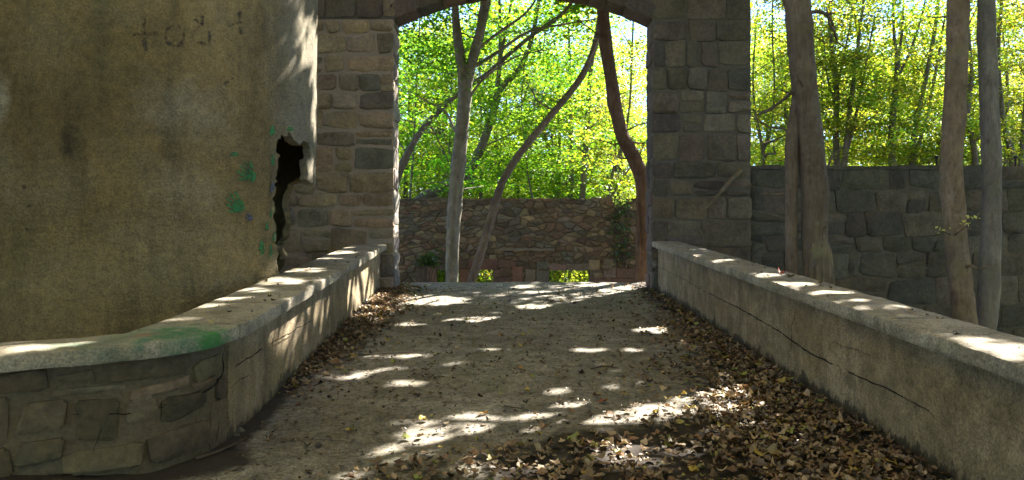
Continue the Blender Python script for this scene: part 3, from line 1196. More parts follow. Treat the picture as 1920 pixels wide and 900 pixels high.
def paint_poly(mb, pix, lift=.012):
    """paint patch with its outline given in photo pixels, laid on the curved plaster"""
    cx, cy = sum(p[0] for p in pix) / len(pix), sum(p[1] for p in pix) / len(pix)
    m = len(pix)
    vs = [tower_pt(cx, cy, lift)]
    fs = []
    for r in (.35, .7, 1):
        vs += [tower_pt(cx + (a - cx) * r, cy + (b - cy) * r, lift) for a, b in pix]
    for k in range(m):
        k2 = (k + 1) % m
        fs.append((0, 1 + k, 1 + k2))
        for q in (0, 1):
            fs.append((1 + q * m + k, 1 + (q + 1) * m + k, 1 + (q + 1) * m + k2, 1 + q * m + k2))
    mb.add(vs, fs)


def paint_stroke(mb, pix, w, lift=.012):
    P = resample([Vector((a, b, 0)) for a, b in pix], 3)
    vs, fs = [], []
    for i, p in enumerate(P):
        t = (P[min(i + 1, len(P) - 1)] - P[max(i - 1, 0)]).normalized()
        s = Vector((-t.y, t.x, 0))
        k = w * (.75 + .5 * mn.noise(p * .09)) * (.6 if i in (0, len(P) - 1) else 1)
        for e in (-1, 0, 1):
            q = p + s * k * e
            vs.append(tower_pt(q.x, q.y, lift))
    for i in range(len(P) - 1):
        for e in (0, 1):
            fs.append((3 * i + e, 3 * i + e + 1, 3 * i + 4 + e, 3 * i + 3 + e))
    mb.add(vs, fs)


def handprint(cx, cy, s, rot, sx=1.0, label=None):
    mb = MB()
    def tr(x, y):
        x *= sx
        return (cx + s * (x * math.cos(rot) - y * math.sin(rot)), cy + s * (x * math.sin(rot) + y * math.cos(rot)))
    paint_poly(mb, [tr(.5 * math.cos(a) * 1.0, .48 * math.sin(a) + .35) for a in np.linspace(0, 2 * math.pi, 14)[:-1]])
    for k, (bx, ang, ln) in enumerate(((-.42, -.30, .72), (-.16, -.08, .95), (.12, .10, .98), (.38, .3, .78))):
        paint_stroke(mb, [tr(bx, .1), tr(bx + math.sin(ang) * ln * .5, .1 - ln * .5), tr(bx + math.sin(ang) * ln, .1 - ln)], s * .12 * max(sx, .6), .012 + .001 * k)
    paint_stroke(mb, [tr(-.45, .45), tr(-.7, .2), tr(-.88, .0)], s * .12 * max(sx, .6), .017)
    o = mb.build('handprint', M['green_paint'], tower_wall)
    if label:
        o['label'] = label


handprint(463, 324, 24, -.55, 1, 'upper green handprint beside the hole')
handprint(441, 381, 24, -.8, 1, 'lower green handprint on the flat plaster')
for px, py, s in ((510, 300, 13), (508, 400, 10), (500, 425, 11), (512, 446, 13)):
    handprint(px, py, s, .1, .38)
for a, b, rx, ry in ((438, 289, 8, 4), (508, 245, 5, 10), (489, 465, 5, 14), (540, 242, 6, 5), (505, 470, 3, 12)):
    mb = MB()
    paint_poly(mb, [(a + rx * math.cos(t) * (1 + .3 * math.sin(3 * t)), b + ry * math.sin(t)) for t in np.linspace(0, 2 * math.pi, 12)[:-1]])
    mb.build('paint_smear', M['green_paint'], tower_wall)
for a, b, rx, ry in ((509, 352, 4, 10), (466, 407, 8, 7)):
    mb = MB()
    paint_poly(mb, [(a + rx * math.cos(t), b + ry * math.sin(t)) for t in np.linspace(0, 2 * math.pi, 12)[:-1]])
    mb.build('paint_smear', M['blue_paint'], tower_wall)
# faded writing: a cross, a ring and two broken letters
mb = MB()
paint_stroke(mb, [(270, 32), (269, 60), (271, 85), (275, 97)], 5)
paint_stroke(mb, [(249, 66), (270, 64), (298, 63)], 4.2, .014)
mb.build('graffiti', M['grey_paint'], tower_wall)
mb = MB()
paint_stroke(mb, [(328, 48), (312, 55), (309, 66), (314, 80), (326, 86), (340, 84), (345, 70), (341, 56), (334, 47)], 3.6)
mb.build('graffiti', M['grey_paint'], tower_wall)
mb = MB()
paint_stroke(mb, [(379, 28), (377, 48), (366, 56), (360, 66), (366, 76), (380, 82), (388, 84)], 4.4)
paint_stroke(mb, [(379, 30), (378, 50)], 5, .015)
paint_stroke(mb, [(391, 58), (393, 72), (391, 82)], 3.2)
paint_stroke(mb, [(360, 40), (368, 36), (372, 46)], 3)
mb.build('graffiti', M['grey_paint'], tower_wall)
mb = MB()
paint_stroke(mb, [(428, 50), (440, 44), (455, 42)], 3.2)
paint_stroke(mb, [(449, 22), (448, 40), (450, 66)], 4, .014)
mb.build('graffiti', M['grey_paint'], tower_wall)
mb = MB()
paint_stroke(mb, [(418, 158), (428, 152), (438, 148)], 4)
mb.build('graffiti', M['grey_paint'], tower_wall)

# ------------------------------------------------------------------ the gateway
gate = thing('stone_archway', (.18, GATE_Y, gz(GATE_Y)), 'tall archway of squared rough stone spanning the end of the path', 'archway')
GT = .52
XL0, XL1, XR0, XR1 = -5.2, -1.85, 2.20, 3.77
SPZ, CRZ, WTOP = 4.98, 5.46, 6.2
AC, AW = (XL1 + XR0) / 2, (XR0 - XL1) / 2
arad = (AW ** 2 + (CRZ - SPZ) ** 2) / (2 * (CRZ - SPZ))
acz = CRZ - arad


def arch_z(x):
    d = arad ** 2 - (x - AC) ** 2
    return acz + math.sqrt(max(d, 0))


def front_fn(u, v, d):
    return Vector((u, GATE_Y - d, v))


warm = stone_cols([(.285, .232, .142), (.25, .205, .124), (.32, .26, .155), (.22, .188, .128), (.165, .15, .115), (.295, .228, .14), (.27, .225, .15)], .2)  # left pier stones: bounced light put into the paler, browner colours
cool = stone_cols([(.12, .102, .078), (.14, .12, .09), (.105, .092, .074), (.16, .138, .104), (.135, .112, .08)], .18)
# left pier
mb = MB()
box(mb, XL0, XL1 - .02, GATE_Y, GATE_Y + GT, -1.7, SPZ + .0)
mb.build('core', M['mortar_pale'], gate, smooth=False)
mb = MB()
course_wall(mb, front_fn, -5.0, XL1, -.4, SPZ, (.2, .42), (.24, .62), warm, .05, keep=lambda a, b, c, d: b > -3.6, rag=.03, joint=.012, step=.042, split=.14)


def jambL(u, v, d):
    return Vector((XL1 - .02 + d, GATE_Y + .0 + u, v))


course_wall(mb, jambL, -.01, GT, .3, SPZ, (.2, .45), (.3, .6), stone_cols([(.25, .21, .18), (.21, .175, .15), (.28, .24, .20)], .12), .032, rag=.02, joint=.016, step=.06)
mb.build('pier', M['stone'], gate, sharp=28)
# right pier
mb = MB()
box(mb, XR0 + .02, XR1 - .01, GATE_Y, GATE_Y + GT, -1.7, WTOP)
mb.build('core', M['mortar_grey'], gate, smooth=False)
mb = MB()
course_wall(mb, front_fn, XR0, XR1, -.6, WTOP, (.27, .47), (.3, .72), cool, .05, rag=.025, joint=.006, step=.045, split=.12)


def jambR(u, v, d):
    return Vector((XR0 + .02 - d, GATE_Y + GT - u, v))


def endR(u, v, d):
    return Vector((XR1 - .01 + d, GATE_Y + u, v))


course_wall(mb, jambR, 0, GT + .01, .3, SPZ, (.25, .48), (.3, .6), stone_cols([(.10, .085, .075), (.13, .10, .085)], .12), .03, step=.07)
course_wall(mb, endR, -.01, GT, 2.5, WTOP, (.25, .48), (.3, .6), cool, .03, step=.07)
mb.build('pier', M['stone'], gate, sharp=28)
# masonry above the arch
mb = MB()
na = 40
top, bot = [], []
vs, fs = [], []
for i in range(na + 1):
    x = XL1 - .02 + (XR0 - XL1 + .04) * i / na
    zb = arch_z(x) + .02
    vs += [(x, GATE_Y, zb), (x, GATE_Y, WTOP), (x, GATE_Y + GT, zb), (x, GATE_Y + GT, WTOP)]
for i in range(na):
    a, b = 4 * i, 4 * i + 4
    fs += [(a, b, b + 1, a + 1), (a + 2, a + 3, b + 3, b + 2), (a, a + 2, b + 2, b), (a + 1, b + 1, b + 3, a + 3)]
mb.add(vs, fs)
box(mb, XL0, XL1 - .02, GATE_Y + .001, GATE_Y + GT - .001, SPZ, WTOP)
mb.build('core', M['mortar_grey'], gate, smooth=False)
mb = MB()
RING = .34
course_wall(mb, front_fn, -5.0, XR0, SPZ + .02, WTOP, (.28, .44), (.3, .7), lambda: (lambda w, c: tuple(.5 * (a + b) for a, b in zip(w, c)))(warm(), cool()), .034,
            keep=lambda a, b, c, d: b > -3.6 and not (a > XL1 - .1 and d < arch_z(min(max((a + b) / 2, XL1), XR0)) + RING * .8),
            zmin=lambda u: (arch_z(u) + RING * .93) if XL1 < u < XR0 else -9, rag=.02, joint=.008, step=.06)
mb.build('spandrel', M['stone'], gate, sharp=28)
mb = MB()
a0 = math.atan2(SPZ - acz, XL1 - AC)
a1 = math.atan2(SPZ - acz, XR0 - AC)


def ring_fn(u, v, d):
    a = a0 + (a1 - a0) * u
    r = arad + v
    return Vector((AC + r * math.cos(a), GATE_Y - d, acz + r * math.sin(a)))


def soffit_fn(u, v, d):
    a = a0 + (a1 - a0) * u
    r = arad - d + .015
    return Vector((AC + r * math.cos(a), GATE_Y + GT - v, acz + r * math.sin(a)))


arc_len = abs(a1 - a0) * arad


def ring_u(u, v, d):
    return ring_fn(u / arc_len, v, d)


def soff_u(u, v, d):
    return soffit_fn(u / arc_len, v, d)


ringc = stone_cols([(.13, .105, .085), (.16, .125, .10), (.11, .095, .08), (.18, .135, .11)], .15)
u = 0
while u < arc_len - .05:
    w = random.uniform(.24, .5)
    if u + w > arc_len - .2:
        w = arc_len - u
    stone(mb, ring_u, u, u + w, 0.0, RING * random.uniform(.85, 1.1), .045 * random.uniform(.7, 1.3), ringc(), .06, .01, .02)
    stone(mb, soff_u, u, u + w, 0.0, GT + .01, .025 * random.uniform(.7, 1.3), ringc(), .06, .01, .015)
    u += w
mb.build('arch_ring', M['stone'], gate, sharp=60)

# ------------------------------------------------------------------ long stone wall beside the gateway
sw = thing('stone_wall', (6, 12.4, -1.6), 'long dark wall of big grey stones joined to the archway, behind the tree trunks', 'stone wall')
SWY, SWT = 12.36, 2.67
mb = MB()
box(mb, XR1 - .03, 15, SWY, SWY + .45, -1.8, SWT - .03)
mb.build('core', M['mortar_grey'], sw, smooth=False)
mb = MB()
wallc = stone_cols([(.10, .094, .076), (.12, .111, .087), (.088, .083, .07), (.135, .124, .096), (.11, .10, .075)], .16)
course_wall(mb, lambda u, v, d: Vector((u, SWY - d, v + .02 * math.sin(u * .8))), XR1 + .01, 14.8, -1.6, SWT - .03, (.24, .46), (.3, .85), wallc, .045, rag=.05, joint=.003, step=.055, split=.2)
mb.build('stonework', M['stone'], sw, sharp=28)
mb = MB()
u = XR1 + .02
while u < 14.6:
    w = random.uniform(.45, .95)
    rough_box(mb, u, u + w - .015, SWY - .03 + random.uniform(-.015, .015), SWY + .47, SWT - .05, SWT + random.uniform(.0, .03), .12, .018, wallc(), u)
    u += w
mb.build('capping', M['stone'], sw, sharp=60)

# ------------------------------------------------------------------ rubble wall beyond
rw = thing('rubble_wall', (.5, 20.8, -1.6), 'brown rubble wall with low square openings, seen through the archway', 'stone wall')
RY, RT = 20.8, 2.62
KX = RY / F
OPEN = [((818 - 960) * KX, (869 - 960) * KX), ((892 - 960) * KX, (924 - 960) * KX), ((1030 - 960) * KX, (1106 - 960) * KX)]
OZ0, OZ1 = -.35, CAMZ + (450 - 506) * KX
mb = MB()
e = -9.0
for a, b in OPEN:
    box(mb, e, a, RY, RY + .4, -1.9, OZ1)
    box(mb, a, b, RY, RY + .4, -1.9, OZ0)
    e = b
box(mb, e, 9, RY, RY + .4, -1.9, OZ1)
box(mb, -9, 9, RY, RY + .4, OZ1, RT - .03)
mb.build('core', M['mortar_dark'], rw, smooth=False)
rubc = stone_cols([tuple(.82 * x for x in c) for c in [(.22, .155, .09), (.17, .12, .072), (.26, .19, .11), (.13, .098, .062), (.19, .15, .10), (.20, .13, .078), (.15, .125, .088)]], .2)


def keep_r(a, b, c, d):
    if b < -5.2 or a > 5.6:
        return False
    for o0, o1 in OPEN:
        if b > o0 - .04 and a < o1 + .04 and d > OZ0 and c < OZ1 + .02:
            return False
    return True


def rub_fn(u, v, d):
    return Vector((u + .05 * mn.noise(Vector((u * 2.3, v * 2.3, 4))), RY - d, v + .07 * mn.noise(Vector((u * 1.7, v * 1.7, 9)))))


mb = MB()
rubble(mb, rub_fn, -5.4, 5.8, -.6, RT - .03, .21, .12, rubc, .032, keep_r, .006, .5, .24)
u = -5.8
while u < 6:
    w = random.uniform(.25, .6)
    rough_box(mb, u, u + w, RY - .03, RY + .42, RT - .06, RT + random.uniform(-.02, .03), .12, .025, tuple(x * .8 for x in rubc()), u)
    u += w
mb.build('stonework', M['rubble'], rw, sharp=60)
redc = stone_cols([(.15, .085, .058), (.125, .075, .052), (.18, .10, .064), (.11, .07, .05)], .2)


def blocks(rects, cf, name, mat, out=.055):
    mb = MB()
    for (px0, px1, py0, py1) in rects:
        x0, x1 = (px0 - 960) * KX, (px1 - 960) * KX
        z0, z1 = CAMZ + (450 - py1) * KX, CAMZ + (450 - py0) * KX
        rough_box(mb, x0, x1, RY - out * random.uniform(.8, 1.2), RY + .2, z0, z1, .1, .014, cf(), px0)
    return mb.build(name, mat, rw, sharp=60)


blocks([(780, 800, 503, 528), (801, 818, 500, 530)], redc, 'brick_jamb', M['brick'])
blocks([(862, 879, 504, 530), (862, 878, 488, 503)], redc, 'brick_jamb', M['brick'])
blocks([(924, 936, 520, 531), (937, 960, 519, 531), (938, 958, 502, 518), (961, 979, 500, 531), (925, 937, 506, 519), (935, 967, 488, 501)], redc, 'brick_jamb', M['brick'])
blocks([(878, 932, 486, 505)], stone_cols([(.14, .08, .055)], .05), 'lintel', M['brick'])
blocks([(1030, 1062, 496, 507), (1063, 1104, 495, 507)], stone_cols([(.17, .12, .085)], .1), 'lintel', M['brick'])
blocks([(818, 864, 497, 507)], stone_cols([(.13, .10, .07)], .1), 'lintel', M['brick'])
blocks([(1131, 1155, 486, 504), (1131, 1154, 505, 520), (1156, 1190, 504, 520), (1112, 1180, 522, 530)], stone_cols([(.16, .095, .065), (.17, .13, .09)], .12), 'brick_jamb', M['brick'])
blocks([(1006, 1028, 490, 505), (1006, 1029, 508, 528), (985, 1004, 505, 530)], rubc, 'jamb_stone', M['rubble'])
blocks([(1104, 1124, 488, 506)], rubc, 'jamb_stone', M['rubble'])
blocks([(935, 1040, 466, 470)], stone_cols([(.24, .2, .14)], .05), 'ledge', M['ledge'], .14)

# ------------------------------------------------------------------ leaves
GREEN = np.array([(.065, .125, .014), (.08, .15, .016), (.105, .175, .016), (.05, .10, .013), (.125, .185, .018), (.10, .135, .018)])
CANOPY_TINT = np.array([(.175, .142, .034), (.205, .157, .038), (.145, .132, .03), (.225, .162, .042), (.125, .118, .03)])  # unseen overhead leaves, coloured to warm the shade light below
YELLOW = np.array([(.13, .17, .025), (.18, .19, .03), (.10, .155, .02), (.22, .20, .03), (.07, .125, .018), (.09, .14, .02), (.15, .155, .035), (.06, .105, .016)])


def rand_unit(n, up=.6):
    v = rng.normal(size=(n, 3))
    v[:, 2] = np.abs(v[:, 2]) + up
    return v / np.linalg.norm(v, axis=1)[:, None]


def leaf_verts(p, size, nrm):
    n = len(p)
    r = rng.normal(size=(n, 3))
    a = r - nrm * np.sum(r * nrm, axis=1)[:, None]
    a /= np.linalg.norm(a, axis=1)[:, None]
    b = np.cross(nrm, a)
    s = size[:, None]
    fold = nrm * s * rng.uniform(.0, .14, n)[:, None]
    v = np.stack([p - a * s * .5, p + b * s * .3 - a * s * .08 + fold, p + a * s * .5 - fold * .6, p - b * s * .3 - a * s * .08 + fold], axis=1)
    return v.reshape(-1, 3)


LF = [(0, 1, 2), (0, 2, 3)]


def palette(n, pal, var=.25):
    c = pal[rng.integers(0, len(pal), n)]
    return c * rng.uniform(1 - var, 1 + var, n)[:, None]


def clusters(centres, per, sig, size, flat=.4):
    c = np.repeat(np.asarray(centres), per, axis=0)
    n = len(c)
    p = c + rng.normal(size=(n, 3)) * np.array([sig, sig, sig * flat])
    t = np.repeat(rng.uniform(.62, 1.4, len(centres)), per)
    return p, rng.uniform(size[0], size[1], n), t


def make_crown(parent, p, s, tn, pal, mat, gaps=True, name='crown', up=1.5):
    if gaps:
        k = ~in_sun_gap(p)
        p, s, tn = p[k], s[k], tn[k]
    nr = rand_unit(len(p), up)
    return np_mesh(name, leaf_verts(p, s, nr), 4, palette(len(p), pal) * tn[:, None], mat, parent, LF)


def limb_path(p0, p1, sag=.15, seed=0, n=7):
    p0, p1 = Vector(p0), Vector(p1)
    L = (p1 - p0).length
    out = []
    for i in range(n + 1):
        t = i / n
        p = p0.lerp(p1, t)
        p += Vector((mn.noise(Vector((t * 3, seed, 0))), mn.noise(Vector((t * 3, seed, 7))), mn.noise(Vector((t * 3, seed, 13))) + sag)) * L * .12 * math.sin(math.pi * t)
        out.append(p)
    return out


def px_tube(mb, pts, y, r0, r1, sides=14, wob=.06, seed=0, flute=0, sub=6, dy=0):
    P = catmull([W(a, b, y + (dy * i / max(1, len(pts) - 1))) for i, (a, b) in enumerate(pts)], sub)
    rad = [r0 + (r1 - r0) * i / (len(P) - 1) for i in range(len(P))]
    tube(mb, P, rad, sides, wob, seed, True, flute)
    return P


def tree(label, y, stems, mat, name='tree', group=None, root_z=-1.6):
    """stems: list of (pixel points from the foot up, r0, r1[, depth gain])"""
    f = W(*stems[0][0][0], y)
    root = thing(name, (f.x, f.y, root_z), label, 'tree', group)
    mb = MB()
    tips = []
    for k, st in enumerate(stems):
        pts, r0, r1 = st[:3]
        dy = st[3] if len(st) > 3 else 0
        if y > 22:
            r0, r1 = r0 * .8, r1 * .7
        P = px_tube(mb, pts, y + (st[4] if len(st) > 4 else 0), r0, r1, (22 if y < 20 else 12) if r0 > .06 else 9, .07, k * 3.7 + y, .06 if r0 > .06 else 0, 14 if y < 20 else 6, dy)
        if k == 0:                                             # the foot down to the ground
            q = P[0]
            d = (P[0] - P[1]).normalized()
            foot = Vector((q.x + d.x * .15, q.y, root_z - .1))
            L = [foot.lerp(q, t) for t in (0, .15, .35, .6, .85, 1)]
            tube(mb, L, [r0 * 1.7, r0 * 1.35, r0 * 1.15, r0 * 1.05, r0 * 1.01, r0], 16, .07, y, True, .08)
        if y < 20:                                             # dead snags and twig stubs
            for q in range(5 if r0 > .06 else 2):
                a = P[random.randint(len(P) // 4, len(P) - 2)]
                ang = random.uniform(0, 6.28)
                ln = random.choice((.05, .08, .3, .6))
                b = a + Vector((math.cos(ang) * (r0 + ln), math.sin(ang) * (r0 + ln), random.uniform(.0, .6) * ln))
                tube(mb, limb_path(a, b, .1, q + y + k, 4), [.02, .016, .012, .009, .005], 6, .1, q)
        tips.append(P[-1])
    return root, mb, tips


def finish(root, mb, mat):
    return mb.build('trunk', mat, root)


def overhead(mb, tips, spread, n, zr, seed):
    """limbs from the stem tips up into the canopy; returns the ends"""
    ends = []
    for k in range(n):
        t = tips[k % len(tips)]
        e = Vector((t.x + random.uniform(*spread[0]), t.y + random.uniform(*spread[1]), random.uniform(*zr)))
        P = limb_path(t, e, .2, seed + k, 8)
        tube(mb, P, [.07 * (1 - i / 9) + .008 for i in range(9)], 7, .05, seed + k)
        ends.append(e)
        for j in range(3):
            a = P[random.randint(3, 8)]
            b = a + Vector((random.uniform(-1.2, 1.2), random.uniform(-1.2, 1.2), random.uniform(.1, .8)))
            tube(mb, limb_path(a, b, .1, seed + k + j, 4), [.022, .018, .014, .01, .006], 5, .05, seed + j)
            ends.append(b)
    return ends


def canopy_leaves(x0, x1, y0, y1, z0, z1, nclus, per):
    c = np.stack([rng.uniform(x0, x1, nclus), rng.uniform(y0, y1, nclus), rng.uniform(z0, z1, nclus)], axis=1)
    return clusters(c, per, .42, (.17, .27), .3)


def sprays(parent_mb, specs, y, per=34, sig=.28, size=(.07, .12)):
    """leafy sprays seen at photo pixels"""
    c = []
    for (px, py, k, sp) in specs:
        for _ in range(k):
            c.append(W(px + random.gauss(0, sp), py + random.gauss(0, sp * .6), y + random.gauss(0, .5)))
    return clusters(np.array([tuple(a) for a in c]), per, sig, size, .35)


def cat(*ps):
    return tuple(np.concatenate([q[k] for q in ps]) for k in range(3))


# pale tree just beyond the arch
root, mb, tips = tree('pale lichen-flecked forked tree standing upright just beyond the archway', 15.0,
                      [([(846, 560), (847, 527), (850, 430), (857, 330), (866, 245), (871, 190), (872, 150)], .122, .14),
                       ([(870, 165), (865, 120), (858, 70), (853, 10), (850, -80)], .105, .06),
                       ([(873, 165), (888, 105), (901, 60), (908, 10), (918, -80)], .11, .07),
                       ([(905, 55), (915, 20), (925, -30)], .03, .015), ([(893, 95), (930, 65), (985, 25), (1010, -10)], .035, .015, .5),
                       ([(880, 130), (930, 100), (990, 60), (1060, 45), (1120, 35)], .04, .012, .5), ([(855, 250), (835, 210), (800, 190), (765, 170)], .025, .008, .4),
                       ([(875, 190), (905, 150), (960, 110), (1010, 95)], .03, .01, -.5)], M['bark_pale'])
e = overhead(mb, tips[1:3], ((-3, 2), (-3, 4)), 6, (7.5, 10), 50)
finish(root, mb, M['bark_pale'])
make_crown(root, *cat(canopy_leaves(-4, 2.5, 12.5, 20, 7.2, 10.2, 520, 30),
                      sprays(mb, [(820, 60, 10, 40), (790, 130, 9, 30), (860, 150, 8, 30), (930, 190, 8, 35), (960, 120, 8, 40), (885, 230, 5, 25), (790, 200, 6, 25), (1000, 60, 6, 30), (850, 30, 8, 40),
                                  (960, 250, 4, 25), (1040, 40, 6, 30), (770, 40, 6, 25), (915, 170, 8, 30), (950, 200, 8, 30), (830, 100, 8, 35), (880, 140, 6, 25), (780, 80, 8, 25)], 15.6, 34)), GREEN, M['leaf'])

# leaning tree
root, mb, tips = tree('slim brown tree leaning over in a long bend, just beyond the archway', 14.4,
                      [([(878, 560), (884, 530), (898, 485), (915, 430), (938, 352), (963, 305), (995, 262), (1022, 230), (1055, 190), (1085, 152), (1106, 112), (1118, 75), (1128, 20), (1135, -70)], .086, .055, 1.2),
                       ([(1040, 208), (1010, 190), (985, 150)], .02, .006), ([(1100, 120), (1125, 60), (1150, -20)], .03, .015, .3)], M['bark_brown'])
overhead(mb, tips[:1], ((-1, 3), (-2, 4)), 4, (7.5, 10), 80)
finish(root, mb, M['bark_brown'])
make_crown(root, *cat(canopy_leaves(1.5, 5.5, 13, 21, 7.3, 10.2, 420, 30),
                      sprays(mb, [(1060, 200, 4, 30), (1000, 150, 5, 30), (1030, 250, 4, 30), (1090, 60, 5, 30)], 15.6, 24)), GREEN, M['leaf'])

# shaggy trunk at the jamb
root, mb, tips = tree('thick shaggy reddish trunk bending against the archway jamb', 13.75,
                      [([(1202, 560), (1203, 520), (1206, 470), (1208, 400), (1203, 335), (1184, 288), (1166, 250), (1154, 200), (1147, 155), (1137, 90), (1131, 30), (1127, -60)], .14, .105),
                       ([(1196, 330), (1186, 300), (1170, 265), (1160, 220), (1156, 190)], .022, .014, 0, -.1), ([(1203, 500), (1198, 430), (1194, 370), (1200, 330)], .018, .02, 0, -.12)], M['bark_red'])
overhead(mb, tips[:1], ((-2, 3), (-2, 3)), 4, (7.2, 10), 95)
finish(root, mb, M['bark_red'])
make_crown(root, *canopy_leaves(-2.2, 5, 9.5, 15.5, 7.2, 10, 560, 30), CANOPY_TINT, M['canopy'])

# double-stemmed tree behind the straight parapet
root, mb, tips = tree('thick grey-brown tree with a slimmer second stem, broken stump at its foot', 9.2,
                      [([(1530, 600), (1530, 540), (1529, 460), (1527, 380), (1522, 300), (1513, 210), (1504, 110), (1496, 10), (1488, -100)], .146, .148),
                       ([(1485, 600), (1485, 520), (1484, 430), (1484, 340), (1485, 270), (1492, 210), (1500, 150)], .07, .075, 0, .04),
                       ([(1490, 165), (1470, 186), (1445, 203), (1418, 216)], .022, .012, .3), ([(1512, 25), (1535, 22), (1552, 30), (1562, 48), (1570, 80)], .028, .012, .3), ([(1418, 216), (1428, 260), (1436, 300)], .01, .005, .3, .3)], M['bark_brown'])
overhead(mb, tips[:1], ((-2, 2), (-2, 3)), 4, (7.2, 9.5), 110)
finish(root, mb, M['bark_brown'])
make_crown(root, *canopy_leaves(2.0, 7.5, 7.5, 15, 7.2, 9.8, 500, 30), CANOPY_TINT, M['canopy'])

# the stump piece
root = thing('broken_stump', (3.3, 8.2, -1.6), 'splintered pale stump at the foot of the double-stemmed tree', 'stump')
mb = MB()
P = [W(1541, 700, 8.2), W(1541, 560, 8.2), W(1540, 520, 8.2), W(1539, 490, 8.2), W(1538, 470, 8.2)]
tube(mb, P, [.15, .135, .128, .118, .11], 14, .12, 4, False, .12)
n0 = len(mb.v)
ring = mb.v[n0 - 14:]
c = P[-1]
for k in range(14):                                        # splinters
    a, b = Vector(ring[k]), Vector(ring[(k + 1) % 14])
    hgt = .04 + .2 * abs(mn.noise(Vector((k * .7, 2, 0)))) + (.14 if k in (9, 10, 3) else 0)
    m = (a + b) / 2 + Vector((0, 0, hgt))
    m = m.lerp(Vector((c.x, c.y, m.z)), .25)
    inn = ((a + b) / 2).lerp(c, .5)
    mb.add([a, b, m, inn], [(0, 1, 2), (1, 3, 2), (3, 0, 2)])
mb.build('trunk', M['snag'], root, sharp=60)

# two trunks at the frame's side
root, mb, tips = tree('pinkish-brown knotty trunk with a curved foot, near the pale grey trunk', 8.5,
                      [([(1822, 700), (1815, 640), (1806, 575), (1797, 490), (1789, 410), (1784, 330), (1787, 230), (1793, 130), (1797, 30), (1800, -90)], .125, .105),
                       ([(1795, 58), (1803, 45), (1806, 28), (1802, 15)], .06, .05, 0, -.03)], M['bark_brown'])
overhead(mb, tips[:1], ((-2, 2), (-1, 3)), 3, (7, 9.5), 130)
finish(root, mb, M['bark_red'] if False else mat_bark('pinkish_bark', (.19, .14, .094), (.37, .28, .195), .6, 9, .6, .25))
make_crown(root, *canopy_leaves(4, 9, 7, 12, 6.8, 9.5, 320, 30), CANOPY_TINT, M['canopy'])
root, mb, tips = tree('straight pale grey trunk beside the pinkish knotty one', 8.7,
                      [([(1842, 700), (1846, 640), (1852, 560), (1857, 460), (1859, 350), (1857, 250), (1853, 150), (1850, 40), (1847, -90)], .108, .092)], M['bark_pale'])
overhead(mb, tips[:1], ((-1, 3), (-1, 3)), 3, (7, 9.5), 140)
finish(root, mb, mat_bark('grey_bark', (.175, .156, .13), (.33, .295, .25), .4, 9, .5, .3))
make_crown(root, *canopy_leaves(5, 10, 9, 16, 6.8, 9.5, 380, 30), CANOPY_TINT, M['canopy'])

# unseen overhanging trees added behind and beside the camera to keep the path in shade
for (x, y, lab) in ((-6.5, 1.0, 'unseen added tree overhanging the near end of the path beyond the curving parapet'), (6.0, 2.5, 'unseen added tree overhanging the near end of the straight parapet'),
                    (.5, -6.5, 'unseen added tree overhanging the approach behind the viewer'), (-9.5, 8, 'unseen added tree overhanging the back of the plastered tower'), (10.5, 6, 'unseen added tree overhanging the dark stone wall')):
    root = thing('tree', (x, y, -.2), lab, 'tree')
    mb = MB()
    tube(mb, [Vector((x, y, -.6)), Vector((x + .1, y, 2)), Vector((x, y + .2, 5)), Vector((x * .9, y + .5, 8.5))], [.3, .22, .18, .12], 12, .06, x)
    overhead(mb, [Vector((x, y + .2, 5.5))], ((-3, 3), (-3, 3)), 6, (7, 9.5), 150 + x)
    finish(root, mb, M['bark_brown'])
    make_crown(root, *canopy_leaves(x - 4.5, x + 4.5, y - 5, y + 6, 6.5, 9.8, 430, 30), CANOPY_TINT, M['canopy'])


# ------------------------------------------------------------------ trees of the wood beyond
def wood_crown(root, y, px, py_lo, py_hi, spread, n, pal, mat, per=46, size=(.08, .145), depth=1.6):
    """boughs, each a flat layered spray of several leaf clusters with its own tone"""
    nb = int(n * 1.35) // 5
    c = np.stack([rng.normal(px, spread, nb), rng.uniform(py_hi, py_lo, nb), rng.normal(y + .6, depth, nb)], axis=1)
    tone = np.repeat(np.exp(rng.normal(0, .33, nb)), 5)
    c = np.repeat(c, 5, axis=0)
    yy = np.maximum(c[:, 2] + rng.normal(0, .5, len(c)), 21.7)
    p = np.stack([(c[:, 0] - 960) / F * yy + rng.normal(0, .5, len(c)), yy, CAMZ + (450 - c[:, 1]) / F * yy + rng.normal(0, .12, len(c))], axis=1)
    q, s_, t_ = clusters(p, per, .34, size, .22)
    make_crown(root, q, s_, (.6 + .4 * t_) * np.repeat(tone, per), pal, mat, False)


